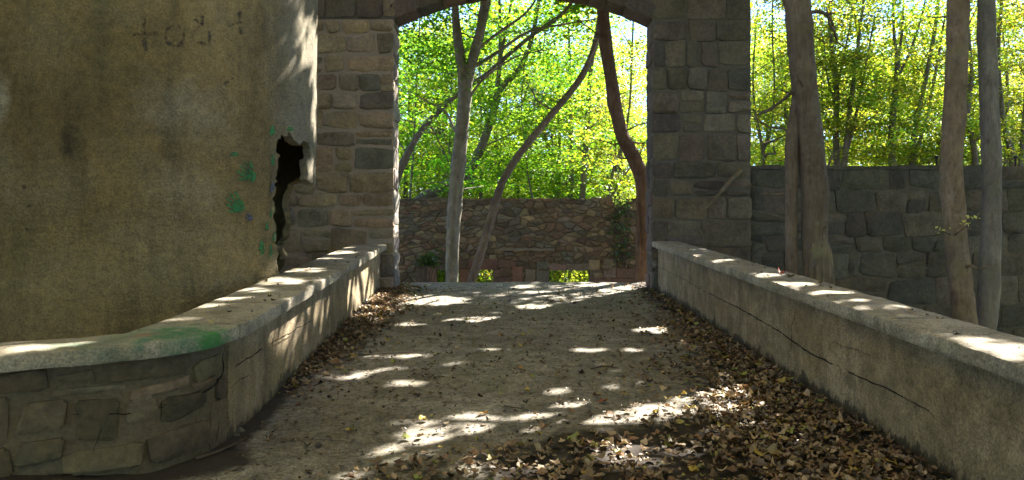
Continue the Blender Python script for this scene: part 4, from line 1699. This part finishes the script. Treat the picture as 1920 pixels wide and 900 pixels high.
far = [
    ('heavy dark tree leaning from the rubble wall top behind the pale forked tree', 23.0,
     [([(770, 392), (800, 368), (845, 343), (878, 322), (905, 270), (926, 205), (940, 165), (975, 127), (1000, 60), (1015, -40)], .24, .07),
      ([(928, 195), (936, 130), (938, 60), (935, -40)], .1, .05), ([(938, 110), (950, 50), (965, -30)], .07, .04), ([(874, 330), (885, 338), (888, 345)], .19, .16),
      ([(905, 275), (960, 250), (1000, 225)], .03, .01)], 900, 100, GREEN, 130),
    ('dark slim tree curving out beside the lit archway jamb', 18.6,
     [([(735, 372), (752, 316), (782, 257), (820, 211), (862, 173), (913, 139), (951, 105), (1002, 63), (1050, 30), (1090, -20)], .085, .035),
      ([(805, 230), (835, 290), (850, 330)], .02, .008, .3), ([(790, 250), (830, 250), (860, 270)], .015, .006, .3)], 800, 90, GREEN, 90),
    ('upright dark tree behind the bend of the leaning tree', 24.5,
     [([(1091, 378), (1096, 310), (1102, 220), (1105, 160), (1112, 100), (1125, 20), (1135, -50)], .13, .07), ([(1100, 245), (1140, 215), (1170, 205)], .03, .01), ([(1098, 290), (1060, 250), (1040, 230)], .025, .01)], 1080, 90, GREEN, 110),
    ('thin dark sapling among the saplings above the ivy', 23.5, [([(1138, 378), (1150, 320), (1168, 268), (1180, 200), (1185, 100), (1190, -40)], .07, .03), ([(1140, 378), (1170, 330), (1200, 290)], .05, .02)], 1160, 60, YELLOW, 80),
    ('wispy sapling seen close beside the lit archway jamb', 24.0, [([(768, 380), (774, 300), (778, 220), (783, 120), (790, -20)], .055, .03)], 775, 50, GREEN, 80),
    ('slender sapling right above the stone ledge', 23.0, [([(1000, 380), (990, 330), (985, 270), (978, 200), (985, 100)], .035, .02), ([(988, 300), (1000, 260), (1010, 200)], .02, .01)], 1000, 80, GREEN, 110),
    ('forked yellowing tree next to the archway over the dark wall', 24.0, [([(1432, 325), (1428, 270), (1416, 215), (1412, 140), (1420, 20)], .07, .03), ([(1430, 290), (1445, 240), (1452, 170), (1448, 60), (1450, -40)], .05, .03)], 1430, 55, YELLOW, 140),
    ('straight grey tree nearest the thick double-stemmed tree', 23.0, [([(1570, 325), (1567, 250), (1569, 180), (1562, 110), (1556, 40), (1560, -40)], .13, .07), ([(1568, 200), (1552, 150), (1545, 80)], .05, .02), ([(1569, 170), (1585, 90), (1600, 20)], .05, .02)], 1570, 60, YELLOW, 150),
    ('slanting slim tree with a bent low branch above the dark wall', 22.6, [([(1582, 325), (1588, 250), (1598, 170), (1608, 90), (1622, -20)], .11, .05), ([(1584, 300), (1602, 230), (1622, 130), (1640, 30)], .06, .03), ([(1550, 322), (1562, 290), (1590, 270), (1600, 240)], .05, .03)], 1615, 55, YELLOW, 150),
    ('tree with a high narrow fork above the middle of the dark wall', 22.8, [([(1674, 325), (1672, 250), (1679, 170), (1684, 110)], .14, .1), ([(1683, 115), (1676, 60), (1674, -30)], .07, .04), ([(1684, 115), (1692, 50), (1695, -30)], .06, .03), ([(1680, 150), (1705, 100), (1725, 40), (1740, -20)], .06, .03)], 1680, 65, YELLOW, 150),
    ('low forked tree close to the pinkish trunk', 23.6, [([(1708, 325), (1716, 240), (1735, 150), (1752, 60), (1762, -30)], .12, .06), ([(1712, 310), (1735, 225), (1755, 130), (1772, 30)], .08, .04), ([(1740, 312), (1760, 270), (1775, 240)], .03, .015)], 1730, 55, YELLOW, 140),
    ('crooked tree between the two smooth trunks', 22.5, [([(1832, 330), (1825, 270), (1815, 215), (1822, 140), (1815, 50)], .11, .05), ([(1818, 230), (1808, 180), (1800, 120)], .04, .02)], 1825, 40, YELLOW, 110),
    ('swaying dark tree past the pale grey trunk', 23.0, [([(1902, 330), (1895, 280), (1882, 230), (1875, 170), (1872, 90), (1880, -20)], .13, .06), ([(1912, 330), (1918, 250), (1925, 150), (1922, 20)], .09, .06)], 1900, 50, YELLOW, 140),
]
for lab, y, stems, cpx, spr, pal, ncl in far:
    root, mb, tips = tree(lab, y, stems, M['bark_far'], group='trees beyond the ruined walls', root_z=-1.2)
    for k in range(7):
        st = random.choice(stems)
        i = random.randint(1, len(st[0]) - 1)
        a = W(*st[0][i], y)
        b = a + Vector((random.uniform(-1.6, 1.6), random.uniform(-1, 1), random.uniform(.2, 1.3)))
        tube(mb, limb_path(a, b, .1, k + y, 5), [.022, .018, .014, .011, .008, .005], 5, .05, k)
    finish(root, mb, M['bark_far'])
    wood_crown(root, y, cpx, 355 if cpx < 1300 else 305, -90, spr, ncl, pal, M['far_leaf'])

# deeper trees, three kinds, copied
protos = []
for k, (pal, h) in enumerate(((GREEN, 11.0), (YELLOW, 10.0), (np.concatenate([GREEN, YELLOW]), 12.0))):
    root = thing('tree', (0, 0, 0), 'slender tree', 'tree', 'slender trees deep in the wood')
    mb = MB()
    P = catmull([Vector((0, 0, -.4)), Vector((.1, 0, 2.5)), Vector((-.15 + .3 * k, .1, 5)), Vector((.25 - .3 * k, .1, 8)), Vector((.1, 0, h))], 5)
    tube(mb, P, [.13 * (1 - i / len(P)) + .02 for i in range(len(P))], 9, .06, k)
    cen = []
    for j in range(26):
        a = P[random.randint(5, len(P) - 1)]
        ang = random.uniform(0, 6.28)
        L = random.uniform(.8, 2.4)
        b = a + Vector((math.cos(ang) * L, math.sin(ang) * L, random.uniform(-.1, 1.0)))
        tube(mb, limb_path(a, b, .15, j + k * 40, 5), [.03, .024, .018, .013, .009, .005], 5, .05, j)
        for q in range(4):
            cen.append(tuple(a.lerp(b, random.uniform(.5, 1.15)) + Vector((random.gauss(0, .3), random.gauss(0, .3), random.gauss(0, .2)))))
    finish(root, mb, M['bark_far'])
    p, s, tn = clusters(np.array(cen), 110, .44, (.085, .15), .22)
    make_crown(root, p, s, tn, pal, M['far_leaf'], False)
    protos.append(root)


def copy_thing(o, loc, rz, sc, label):
    c = o.copy()
    COL.objects.link(c)
    c.location, c.rotation_euler, c.scale = loc, (0, 0, rz), (sc, sc, sc)
    c['label'] = label
    for ch in o.children:
        d = ch.copy()
        COL.objects.link(d)
        d.parent = c
    return c


spots = []
for y in (27, 30, 33.5, 37, 41):
    for u in np.arange(-.27, .75, .085 if y < 31 else .07):
        if .175 < u < .27:
            continue
        spots.append(((u + random.uniform(-.03, .03)) * y, y + random.uniform(-1.5, 1.5)))
for i, (x, y) in enumerate(spots):
    g = x / y
    kind = 0 if g < .1 else (1 if random.random() < .75 else 2)
    if g < .1 and random.random() < .3:
        kind = 2
    lab = 'slender leafy tree deep in the wood, seen through the archway' if g < .22 else 'slender yellowing tree deep in the wood above the dark stone wall'
    z = float(terrain_h(np.array(x), np.array(y)))
    if i < 0:
        pass
    copy_thing(protos[kind], (x, y, z), random.uniform(0, 6.28), random.uniform(.72, 1.0), lab)
for o in protos:                                            # the first of each kind takes its own place
    x = {0: -3.2, 1: 12.5, 2: 1.5}[protos.index(o)]
    o.location = (x, 34.5, float(terrain_h(np.array(x), np.array(34.5))))
    o['label'] = 'slender leafy tree deep in the wood, seen through the archway' if x < 5 else 'slender yellowing tree deep in the wood above the dark stone wall'

for r0, na in ((9, 13), (12.5, 16), (17, 20)):                # unseen trees added round the viewer to block and warm the sky light
    for i in range(na):
        a = R(-118 + 236 * i / (na - 1)) + random.uniform(-.08, .08)
        r = r0 + random.uniform(-.8, .8)
        x, y = r * math.sin(a), 2 - r * math.cos(a)
        if y > -2 and abs(x) < .68 * y + 4.2:
            continue
        copy_thing(protos[1 if (i + na) % 3 else 2], (x, y, float(terrain_h(np.array(x), np.array(y))) - 1.2), random.uniform(0, 6.28), random.uniform(.75, .95), 'slender unseen tree added behind and beside the viewer to block sky light')

# shrubs under the trees
sh = thing('shrub', (0, 0, 0), 'shrub', 'shrub', 'shrubs under the trees')
mb = MB()
cen = []
for j in range(16):
    ang = random.uniform(0, 6.28)
    b = Vector((math.cos(ang) * random.uniform(.3, 1.2), math.sin(ang) * random.uniform(.3, 1.2), random.uniform(.8, 3.2)))
    tube(mb, limb_path(Vector((0, 0, -.2)), b, .1, j + 300, 5), [.025, .02, .016, .012, .008, .005], 5, .05, j)
    for q in range(5):
        cen.append(tuple(Vector((0, 0, 0)).lerp(b, random.uniform(.3, 1.1)) + Vector((random.gauss(0, .25), random.gauss(0, .25), 0))))
mb.build('stem', M['bark_far'], sh)
p, s, tn = clusters(np.array(cen), 34, .34, (.09, .15), .4)
make_crown(sh, p, s, tn, np.concatenate([GREEN, YELLOW[:3]]), M['far_leaf'], False, 'foliage')
first = True
for y in (23, 25.5, 28.5, 32):
    for u in np.arange(-.2, .74, .075):
        if .185 < u < .28:
            continue
        x = (u + random.uniform(-.02, .02)) * y
        z = float(terrain_h(np.array(x), np.array(y)))
        lab = 'leafy green shrub under the trees, seen through the archway' if u < .2 else 'leafy yellow-green shrub behind the long dark stone wall'
        if first:
            sh.location = (x, y, z)
            sh['label'] = lab
            first = False
        else:
            copy_thing(sh, (x, y + random.uniform(-.7, .7), z), random.uniform(0, 6.28), random.uniform(.75, 1.15), lab)

for k, px in enumerate((842, 908, 1050, 1085)):
    r = thing('fern', tuple(W(px, 560, 22.4)), 'fern with sunlight put into its leaf colour, showing through %s' % ('the low opening beside the pale tree', 'the low opening beside the leaning tree', 'one side of the widest low opening', 'the other side of the widest low opening')[k], 'fern')
    mb = MB()
    cen = []
    b0 = Vector(r.location) + Vector((0, 0, -1.2))
    for j in range(9):
        e2 = W(px + random.uniform(-34, 34), random.uniform(500, 540), 22.4 + random.uniform(-.4, .6))
        tube(mb, limb_path(b0, e2, .2, j, 5), [.012, .01, .009, .008, .006, .004], 5, .05, j)
        cen += [tuple(e2), tuple(e2.lerp(b0, .2))]
    mb.build('stem', M['twig'], r)
    p, s, tn = clusters(np.array(cen), 26, .16, (.07, .13), .6)
    make_crown(r, p, s, tn, np.array([(.17, .20, .02), (.2, .21, .03), (.13, .19, .02)]), M['canopy'], False, 'foliage', .5)  # bright palette puts sunlight into leaves that stand in shade

# the far wood that reads as one mass
nm = 5200
yy = rng.uniform(44, 62, nm)
uu = rng.uniform(-.3, .8, nm)
zz = np.where(rng.random(nm) < .45, rng.beta(1.0, 1.9, nm) * 17, rng.uniform(0, 6.5, nm)) + np.where(uu < .2, 1.5, 0) * rng.random(nm) * 2
p, s, tn = clusters(np.stack([uu * yy, yy, zz], axis=1), 62, .75, (.15, .26), .35)
c = np.where((p[:, 0] / p[:, 1] < .2)[:, None], palette(len(p), GREEN), palette(len(p), YELLOW)) * tn[:, None]
tag(np_mesh('distant_foliage', leaf_verts(p, s, rand_unit(len(p), .4)), 4, c, M['far_leaf'], None, LF), 'far wood of green and yellow leaves behind the trees', 'wood', kind='stuff')

# ivy on the rubble wall, small fern-like bush, sprig
iv = thing('ivy', (3.1, RY - .1, 2.4), 'dark glossy ivy hanging down the rubble wall beside the shaggy trunk', 'ivy')
cen, mb = [], MB()
for k in range(6):
    px = random.uniform(1155, 1194)
    P = [W(px + random.uniform(-8, 8), py, RY - .09) for py in np.arange(368, 505, 15)]
    tube(mb, P, [.012] * len(P), 5, .05, k)
    for q in P:
        if random.random() < .55:
            cen.append(tuple(q))
mb.build('stem', M['twig'], iv)
p, s, tn = clusters(np.array(cen), 14, .13, (.07, .12), 1.0)
p[:, 1] = RY - .1 - np.abs(p[:, 1] - RY + .1) * .6
make_crown(iv, p, s, tn, np.array([(.04, .075, .025), (.07, .12, .035), (.03, .06, .02), (.10, .13, .05)]), M['leaf'], False, 'foliage', .2)
bs = thing('bush', (-2.2, 20.2, .4), 'small dark green bush growing at the foot of the rubble wall', 'bush')
p, s, tn = clusters(np.array([tuple(W(805 + random.gauss(0, 12), 489 + random.gauss(0, 7), 20.35)) for _ in range(16)]), 16, .09, (.07, .13), .7)
mb = MB()
for k in range(6):
    tube(mb, limb_path(W(805 + k - 3, 545, 20.5), W(785 + k * 8, 488, 20.35), .1, k, 4), [.012] * 5, 5, .04, k)
mb.build('stem', M['twig'], bs)
make_crown(bs, p, s, tn, np.array([(.035, .085, .03), (.05, .10, .035), (.03, .07, .025)]), M['leaf'], False, 'foliage', .3)
sp = thing('sprig', tuple(W(1760, 440, 8.0)), 'tiny pale sprig of leaves caught on the pinkish trunk', 'sprig')
p, s, tn = clusters(np.array([tuple(W(*q, 8.2)) for q in ((1763, 428), (1815, 420), (1822, 405))]), 7, .035, (.03, .055), .6)
mb = MB()
tube(mb, [W(1783, 440, 8.45), W(1770, 435, 8.25), W(1762, 428, 8.2)], [.006, .004, .003], 5, 0, 1)
tube(mb, [W(1790, 440, 8.4), W(1812, 425, 8.25), W(1822, 405, 8.2)], [.005, .004, .003], 5, 0, 1)
mb.build('stem', M['twig'], sp)
make_crown(sp, p, s, tn, np.array([(.30, .28, .16), (.22, .24, .12)]), M['leaf'], False, 'foliage', .3)

# leaning dead branch and iron stubs on the dark wall
mb = MB()
tube(mb, [W(1310, 401, 12.02), W(1330, 384, 12.03), W(1352, 359, 12.05), W(1375, 333, 12.08), W(1390, 318, 12.1)], [.012, .022, .028, .035, .04], 8, .12, 2)
o = mb.build('fallen_branch', M['snag'])
tag(o, 'pale dead branch propped slantwise against the archway and dark wall', 'branch', kind='thing')
for px, lab in ((1756, 'short rusty iron stub on the wall top beside the pinkish trunk'), (1904, 'short rusty iron stub on the wall top past the pale grey trunk')):
    mb = MB()
    q = W(px, 312, 12.5)
    tube(mb, [q + Vector((0, 0, -.03)), q + Vector((0, 0, .1)), q + Vector((0, 0, .13))], [.018, .018, .018], 8, 0, 1)
    tube(mb, [q + Vector((0, 0, .13)), q + Vector((0, 0, .17))], [.035, .032], 8, 0, 1)
    tag(mb.build('iron_stub', M['iron']), lab, 'iron stub', 'iron stubs on the wall top', 'thing')

# ------------------------------------------------------------------ fallen leaves
NR = 12


def leaf_shape(kind):
    a = np.linspace(0, 2 * math.pi, NR, endpoint=False)
    if kind == 0:       # lobed
        r = .5 * (.62 + .38 * np.abs(np.cos(a * 2.5)))
        r[0] *= 1.15
    elif kind == 1:     # oval with a tip
        r = .5 / np.sqrt(np.cos(a) ** 2 + (np.sin(a) / .55) ** 2)
        r[0] *= 1.2
    elif kind == 2:     # three-lobed
        r = .5 * (.58 + .42 * np.abs(np.cos(a * 1.5)))
    else:               # narrow
        r = .5 / np.sqrt(np.cos(a) ** 2 + (np.sin(a) / .38) ** 2)
    return np.stack([r * np.cos(a), r * np.sin(a)], axis=1)


SH = [leaf_shape(k) for k in range(4)]
LFAN = [(0, 1 + k, 1 + (k + 1) % NR) for k in range(NR)]


def litter_verts(p, size, tilt, curl):
    n = len(p)
    kinds = rng.choice(4, n, p=[.4, .3, .2, .1])
    sh = np.stack([SH[k] for k in kinds]) * rng.uniform(.85, 1.1, (n, NR, 1))
    loc = np.zeros((n, NR + 1, 3))
    loc[:, 1:, :2] = sh
    bend = rng.uniform(0, 6.28, n)
    t = loc[:, :, 0] * np.cos(bend)[:, None] + loc[:, :, 1] * np.sin(bend)[:, None]
    t2 = -loc[:, :, 0] * np.sin(bend)[:, None] + loc[:, :, 1] * np.cos(bend)[:, None]
    loc[:, :, 2] = curl[:, None] * t ** 2 * 1.8 + rng.uniform(-.5, .9, n)[:, None] * t2 ** 2 + rng.normal(0, .03, (n, NR + 1))
    loc *= size[:, None, None]
    az = rng.uniform(0, 6.28, n)
    ca, sa = np.cos(az), np.sin(az)
    tx = rng.normal(0, 1, n) * tilt
    ct, st = np.cos(tx), np.sin(tx)
    y = loc[:, :, 1] * ct[:, None] - loc[:, :, 2] * st[:, None]
    z = loc[:, :, 1] * st[:, None] + loc[:, :, 2] * ct[:, None]
    x = loc[:, :, 0]
    X = x * ca[:, None] - y * sa[:, None]
    Yv = x * sa[:, None] + y * ca[:, None]
    lo = z.min(axis=1)
    V = np.stack([X + p[:, 0, None], Yv + p[:, 1, None], z - lo[:, None] * .75 + p[:, 2, None]], axis=2)
    return V.reshape(-1, 3)


BROWN = np.array([(.13, .085, .047), (.17, .115, .064), (.095, .062, .036), (.21, .15, .088), (.26, .19, .115), (.16, .09, .05), (.075, .052, .034), (.18, .135, .072), (.11, .075, .045)])
YEL = np.array([(.36, .29, .07), (.30, .28, .07), (.42, .31, .06), (.26, .27, .07)])


def litter_density(x, y):
    """leaves lie thick along both walls and across the near path"""
    dr = 2.29 - x
    ln = .35 + 1.15 * (1 - sstep(4.6, 8.8, y)) + .15 * np.sin(y * 1.7)
    d = np.exp(-np.maximum(0, dr - ln * .55) / (.16 + .10 * ln)) * sstep(.0, .1, dr) * (1 - .75 * sstep(9.8, 11.8, y))
    dl = x - left_face(y)
    wl = .10 + .30 * sstep(5.6, 9.6, y)
    d = np.maximum(d, np.exp(-np.maximum(0, dl - wl) / .11) * sstep(5.4, 6.6, y) * sstep(-.05, .02, dl) * .9)
    edge = 5.55 - .62 * (1.6 - x) * .52
    near = sstep(.0, .45, (4.75 + .30 * x) - y) * sstep(-1.1, -.4, x)
    d = np.maximum(d, near * .52)
    return d


def lay(n, zmax):
    x = rng.uniform(-2.3, 2.3, n * 6)
    y = rng.uniform(2.2, 12.9, n * 6)
    d = litter_density(x, y)
    pt = np.array([.65 + .7 * mn.noise(Vector((a * 2.2, b * 2.2, 31))) for a, b in zip(x, y)])
    k = rng.random(len(x)) < d * np.clip(pt + d * .35, 0, 1)
    x, y, d = x[k][:n], y[k][:n], d[k][:n]
    z = SL * y - .02 * (x / 2.3) ** 2 + .012 + rng.random(len(x)) * zmax * d + .025 * dirt_at(x, y) ** 2
    return np.stack([x, y, z], axis=1), d


p, d = lay(12500, .035)
n = len(p)
c = palette(n, BROWN, .4) * 1.3
yl = rng.random(n) < .05
c[yl] = palette(yl.sum(), YEL, .25) * .8
s = rng.uniform(.025, .066, n) * rng.uniform(.8, 1.15, n) * np.where(rng.random(n) < .06, 1.4, 1)
tag(np_mesh('leaf_litter', litter_verts(p, s, np.full(n, .35), rng.uniform(-.4, 1.6, n)), NR + 1, c, M['litter'], None, LFAN), 'drifts of dry brown fallen leaves along both parapets and over the near path', 'leaf litter', kind='stuff')
# crumbs of leaves, grit and twiglets over the path
n = 7000
x = rng.uniform(-2.0, 2.2, n)
y = 13.0 - 10.6 * rng.random(n) ** .8
k = (x > left_face(y) + .03) | (y < 4.7)
p = np.stack([x, y, SL * y - .02 * (x / 2.3) ** 2 + .010], axis=1)[k]
yc = rng.uniform(3.2, 12, 240)
right = rng.random(240) < .5
xc = np.where(right, rng.uniform(2.22, 2.58, 240), left_face(yc) - rng.uniform(-.07, .4, 240))
cp = np.stack([xc, yc, SL * yc + np.where(right, TOP_R, TOP_L) + .008], axis=1)
p = np.concatenate([p, cp[right | (yc > 4.9)]])
n = len(p)
c = palette(n, BROWN, .4) * rng.choice([.5, .8, 1.1], n)[:, None]
tag(np_mesh('leaf_debris', litter_verts(p, rng.gamma(2.0, .0075, n) + .008, np.full(n, .3), rng.uniform(0, 1.5, n)), NR + 1, c, M['litter'], None, LFAN), 'crumbs of dry leaf and grit scattered over the path', 'leaf debris', kind='stuff')


def one_leaf(pos, size, col, label, group=None, curl=.8, tilt=.25):
    v = litter_verts(np.zeros((1, 3)), np.array([size]), np.array([tilt]), np.array([curl]))
    o = np_mesh('fallen_leaf', v, NR + 1, np.array([col]), M['litter'], None, LFAN)
    o.location = pos
    return tag(o, label, 'leaf', group, 'thing')


LG = 'single leaves fallen on the path'
up = Vector((0, 0, .012))
ORG, TAN, YLW, GRN = (.34, .14, .04), (.27, .20, .12), (.40, .30, .07), (.24, .26, .06)
for px, py, sz, col, lab in (
        (940, 633, .11, ORG, 'curled orange leaf in the big sunlit patch of the path'),
        (975, 693, .12, (.36, .2, .08), 'large tan-orange leaf alone in the middle of the shaded path'),
        (908, 779, .08, (.42, .2, .04), 'bright orange leaf at the upper edge of the near sunlit patch'),
        (1130, 756, .11, (.3, .12, .05), 'reddish-brown leaf at the top edge of the long sunlit streak'),
        (793, 790, .09, YLW, 'yellow leaf alone above the end of the near litter'),
        (655, 810, .07, YLW, 'small yellow leaf near the crack in the bare concrete'),
        (846, 665, .08, TAN, 'pale tan leaf beside the small round sun spot'),
        (1080, 552, .07, TAN, 'pale leaf near the crest of the path'),
        (860, 564, .08, YLW, 'yellow leaf on the far sunlit patch below the crest'),
        (1105, 600, .07, GRN, 'small greenish leaf past the end of the sunlit streaks'),
        (1172, 743, .06, YLW, 'small yellow-green leaf in shade above the long sunlit streak'),
        (1225, 735, .08, TAN, 'crisp tan leaf beside the edge of the drift'),
        (760, 825, .10, GRN, 'broad greenish leaf lying at the sunlit end of the near litter'),
        (940, 740, .07, GRN, 'small olive leaf above the orange one'),
        (820, 667, .09, (.2, .17, .06), 'curled olive leaf with a twig in the shade'),
        (1165, 627, .06, TAN, 'tan leaf lying by the thin sunlit streak'),
        (1290, 672, .09, GRN, 'yellow-green leaf at the inner edge of the wall drift'),
        (1405, 650, .08, YLW, 'bright yellow leaf standing up against the straight parapet'),
        (1360, 780, .12, GRN, 'lobed greenish leaf near the last sunlit spots'),
        (1462, 838, .16, YLW, 'largest pale yellow lobed leaf near the frame edge'),
        (1455, 860, .13, (.44, .31, .07), 'bright yellow oval leaf below the lobed one'),
        (1500, 893, .12, YLW, 'yellow lobed leaf lowest on the dark soil'),
        (1593, 872, .11, (.42, .31, .07), 'yellow lobed leaf among brown ones close to the straight parapet'),
        (1685, 886, .12, YLW, 'broad dull yellow leaf at the straight parapet foot'),
        (1563, 745, .09, YLW, 'yellow leaf deep in the wall drift'),
        (1420, 727, .09, GRN, 'yellow-green leaf resting high on the wall drift'),
        (1255, 840, .11, GRN, 'dull green leaf amid the near litter'),
        (1090, 873, .10, GRN, 'green leaf in the sun and shade of the near litter')):
    one_leaf(on_path(px, py) + up, sz * .8, col, lab, LG)
q = W(1463, 520, 7.45)
one_leaf((2.45, 7.05, gz(7.05) + TOP_R + .012), .065, (.22, .05, .03), 'small red leaf standing on the straight coping', None, 1.6, .7)
one_leaf((2.43, 6.75, gz(6.75) + TOP_R + .012), .09, (.22, .20, .10), 'curled olive leaf next to the red one on the straight coping')
one_leaf((-1.79, 4.62, gz(4.62) + TOP_L + .012), .065, (.30, .26, .13), 'crumpled olive leaf lying on the green-painted coping', None, 1.6, .4)
mid = []
for i in range(130):
    for _ in range(50):
        x, y = random.uniform(-1.7, 2.2), random.uniform(3.6, 12.6)
        if x > left_face(y) + .15 and random.random() < .25 + .75 * float(litter_density(np.array(x), np.array(y))):
            break
    dn = float(litter_density(np.array(x), np.array(y)))
    k = i % 3
    col = (YLW, GRN, TAN)[k]
    nm = ('yellow', 'yellow-green', 'tan')[k]
    if dn > .3:
        lab = '%s leaf lying on the brown litter %s' % (nm, 'beside the curving parapet' if x < -1 and y > 5.4 else ('along the straight parapet' if x > .9 else 'across the near path'))
    else:
        lab = 'small %s leaf lying singly on the bare %s of the path' % (nm, 'far half' if y > 8 else 'near half')
    kk = random.uniform(.7, 1.1)
    one_leaf((x, y, gz(y) + .016 + .03 * dn), random.uniform(.04, .075) * (1 if dn < .3 else 1.15), tuple(a * kk for a in col), lab, LG)

# twigs
for pts, r, lab in (([(368, 868), (400, 858), (428, 846), (443, 838)], .012, 'thick crooked twig in the soil at the foot of the stone wing'),
                    ([(1618, 893), (1645, 870), (1672, 855)], .006, 'long thin twig in the leaves by the straight parapet foot'),
                    ([(945, 765), (985, 772), (1015, 780)], .004, 'thin dark twig above the long sunlit streak'),
                    ([(1108, 695), (1135, 690), (1160, 694)], .005, 'short curved twig in the shaded middle of the path'),
                    ([(655, 670), (700, 668), (760, 664), (800, 668)], .005, 'long straight twig across the shaded path near the curving parapet'),
                    ([(1300, 757), (1322, 745)], .005, 'pale stick in the sunlit leaf drift')):
    mb = MB()
    P = [on_path(*q) + Vector((0, 0, r + .012)) for q in pts]
    P = catmull(P, 5) if len(P) > 2 else resample(P, .04)
    tube(mb, P, [r * (1 - .5 * i / len(P)) for i in range(len(P))], 7, .15, r * 900)
    if r > .005:
        a = P[len(P) // 2]
        tube(mb, [a, a + Vector((.05, .05, .02)), a + Vector((.08, .12, .02))], [r * .5, r * .4, r * .25], 5, .1, 3)
    tag(mb.build('twig', M['twig']), lab, 'twig', 'twigs on the path', 'thing')
# pebbles at the foot of the curving parapet
for k, (px, py, r, lab) in enumerate(((450, 812, .03, 'grey pebble at the corner of the curving parapet'), (443, 820, .022, 'smaller pebble just below the grey one'))):
    mb = MB()
    c = on_path(px, py) + Vector((0, 0, r * .5))
    P = [c + Vector((-r, 0, 0)), c + Vector((-r * .6, 0, .0)), c, c + Vector((r * .6, 0, 0)), c + Vector((r, 0, 0))]
    tube(mb, P, [r * .1, r * .62, r * .75, r * .6, r * .1], 9, .25, k + 5)
    tag(mb.build('pebble', M['mortar_grey']), lab, 'pebble', None, 'thing')

# ------------------------------------------------------------------ camera, light, sky
cam = bpy.data.cameras.new('camera')
cam.sensor_width = 36
cam.lens = 36 * F / 1920
cam.clip_end = 2000
cam.clip_start = .05
co = bpy.data.objects.new('camera', cam)
co.location = (0, 0, CAMZ)
co.rotation_euler = (R(90), 0, 0)
COL.objects.link(co)
scene.camera = co

sun = bpy.data.lights.new('sun', 'SUN')
sun.energy = 2.4
sun.angle = R(.5)
sun.color = (1, .94, .87)
so = bpy.data.objects.new('sun', sun)
so.rotation_euler = Vector((-S[0], -S[1], -S[2])).to_track_quat('-Z', 'Y').to_euler()
COL.objects.link(so)

world = bpy.data.worlds.new('World')
scene.world = world
world.use_nodes = True
nt = world.node_tree
bg = nt.nodes['Background']
sky = nt.nodes.new('ShaderNodeTexSky')
sky.sky_type = 'NISHITA'
sky.sun_disc = False
sky.sun_elevation = SUN_EL
sky.sun_rotation = SUN_AZ
sky.dust_density = .0
sky.ozone_density = 2.0
sky.altitude = 3000
sky.air_density = .6
nt.links.new(sky.outputs[0], bg.inputs[0])
bg.inputs[1].default_value = .056

vs = scene.view_settings
vs.view_transform = 'Standard'
vs.look = 'None'
vs.exposure = 4.0
vs.gamma = 1
vs.use_curve_mapping = False
cy = scene.cycles
cy.max_bounces = 10
cy.diffuse_bounces = 6
cy.transmission_bounces = 8
cy.glossy_bounces = 2
cy.sample_clamp_indirect = 6
cy.use_denoising = True
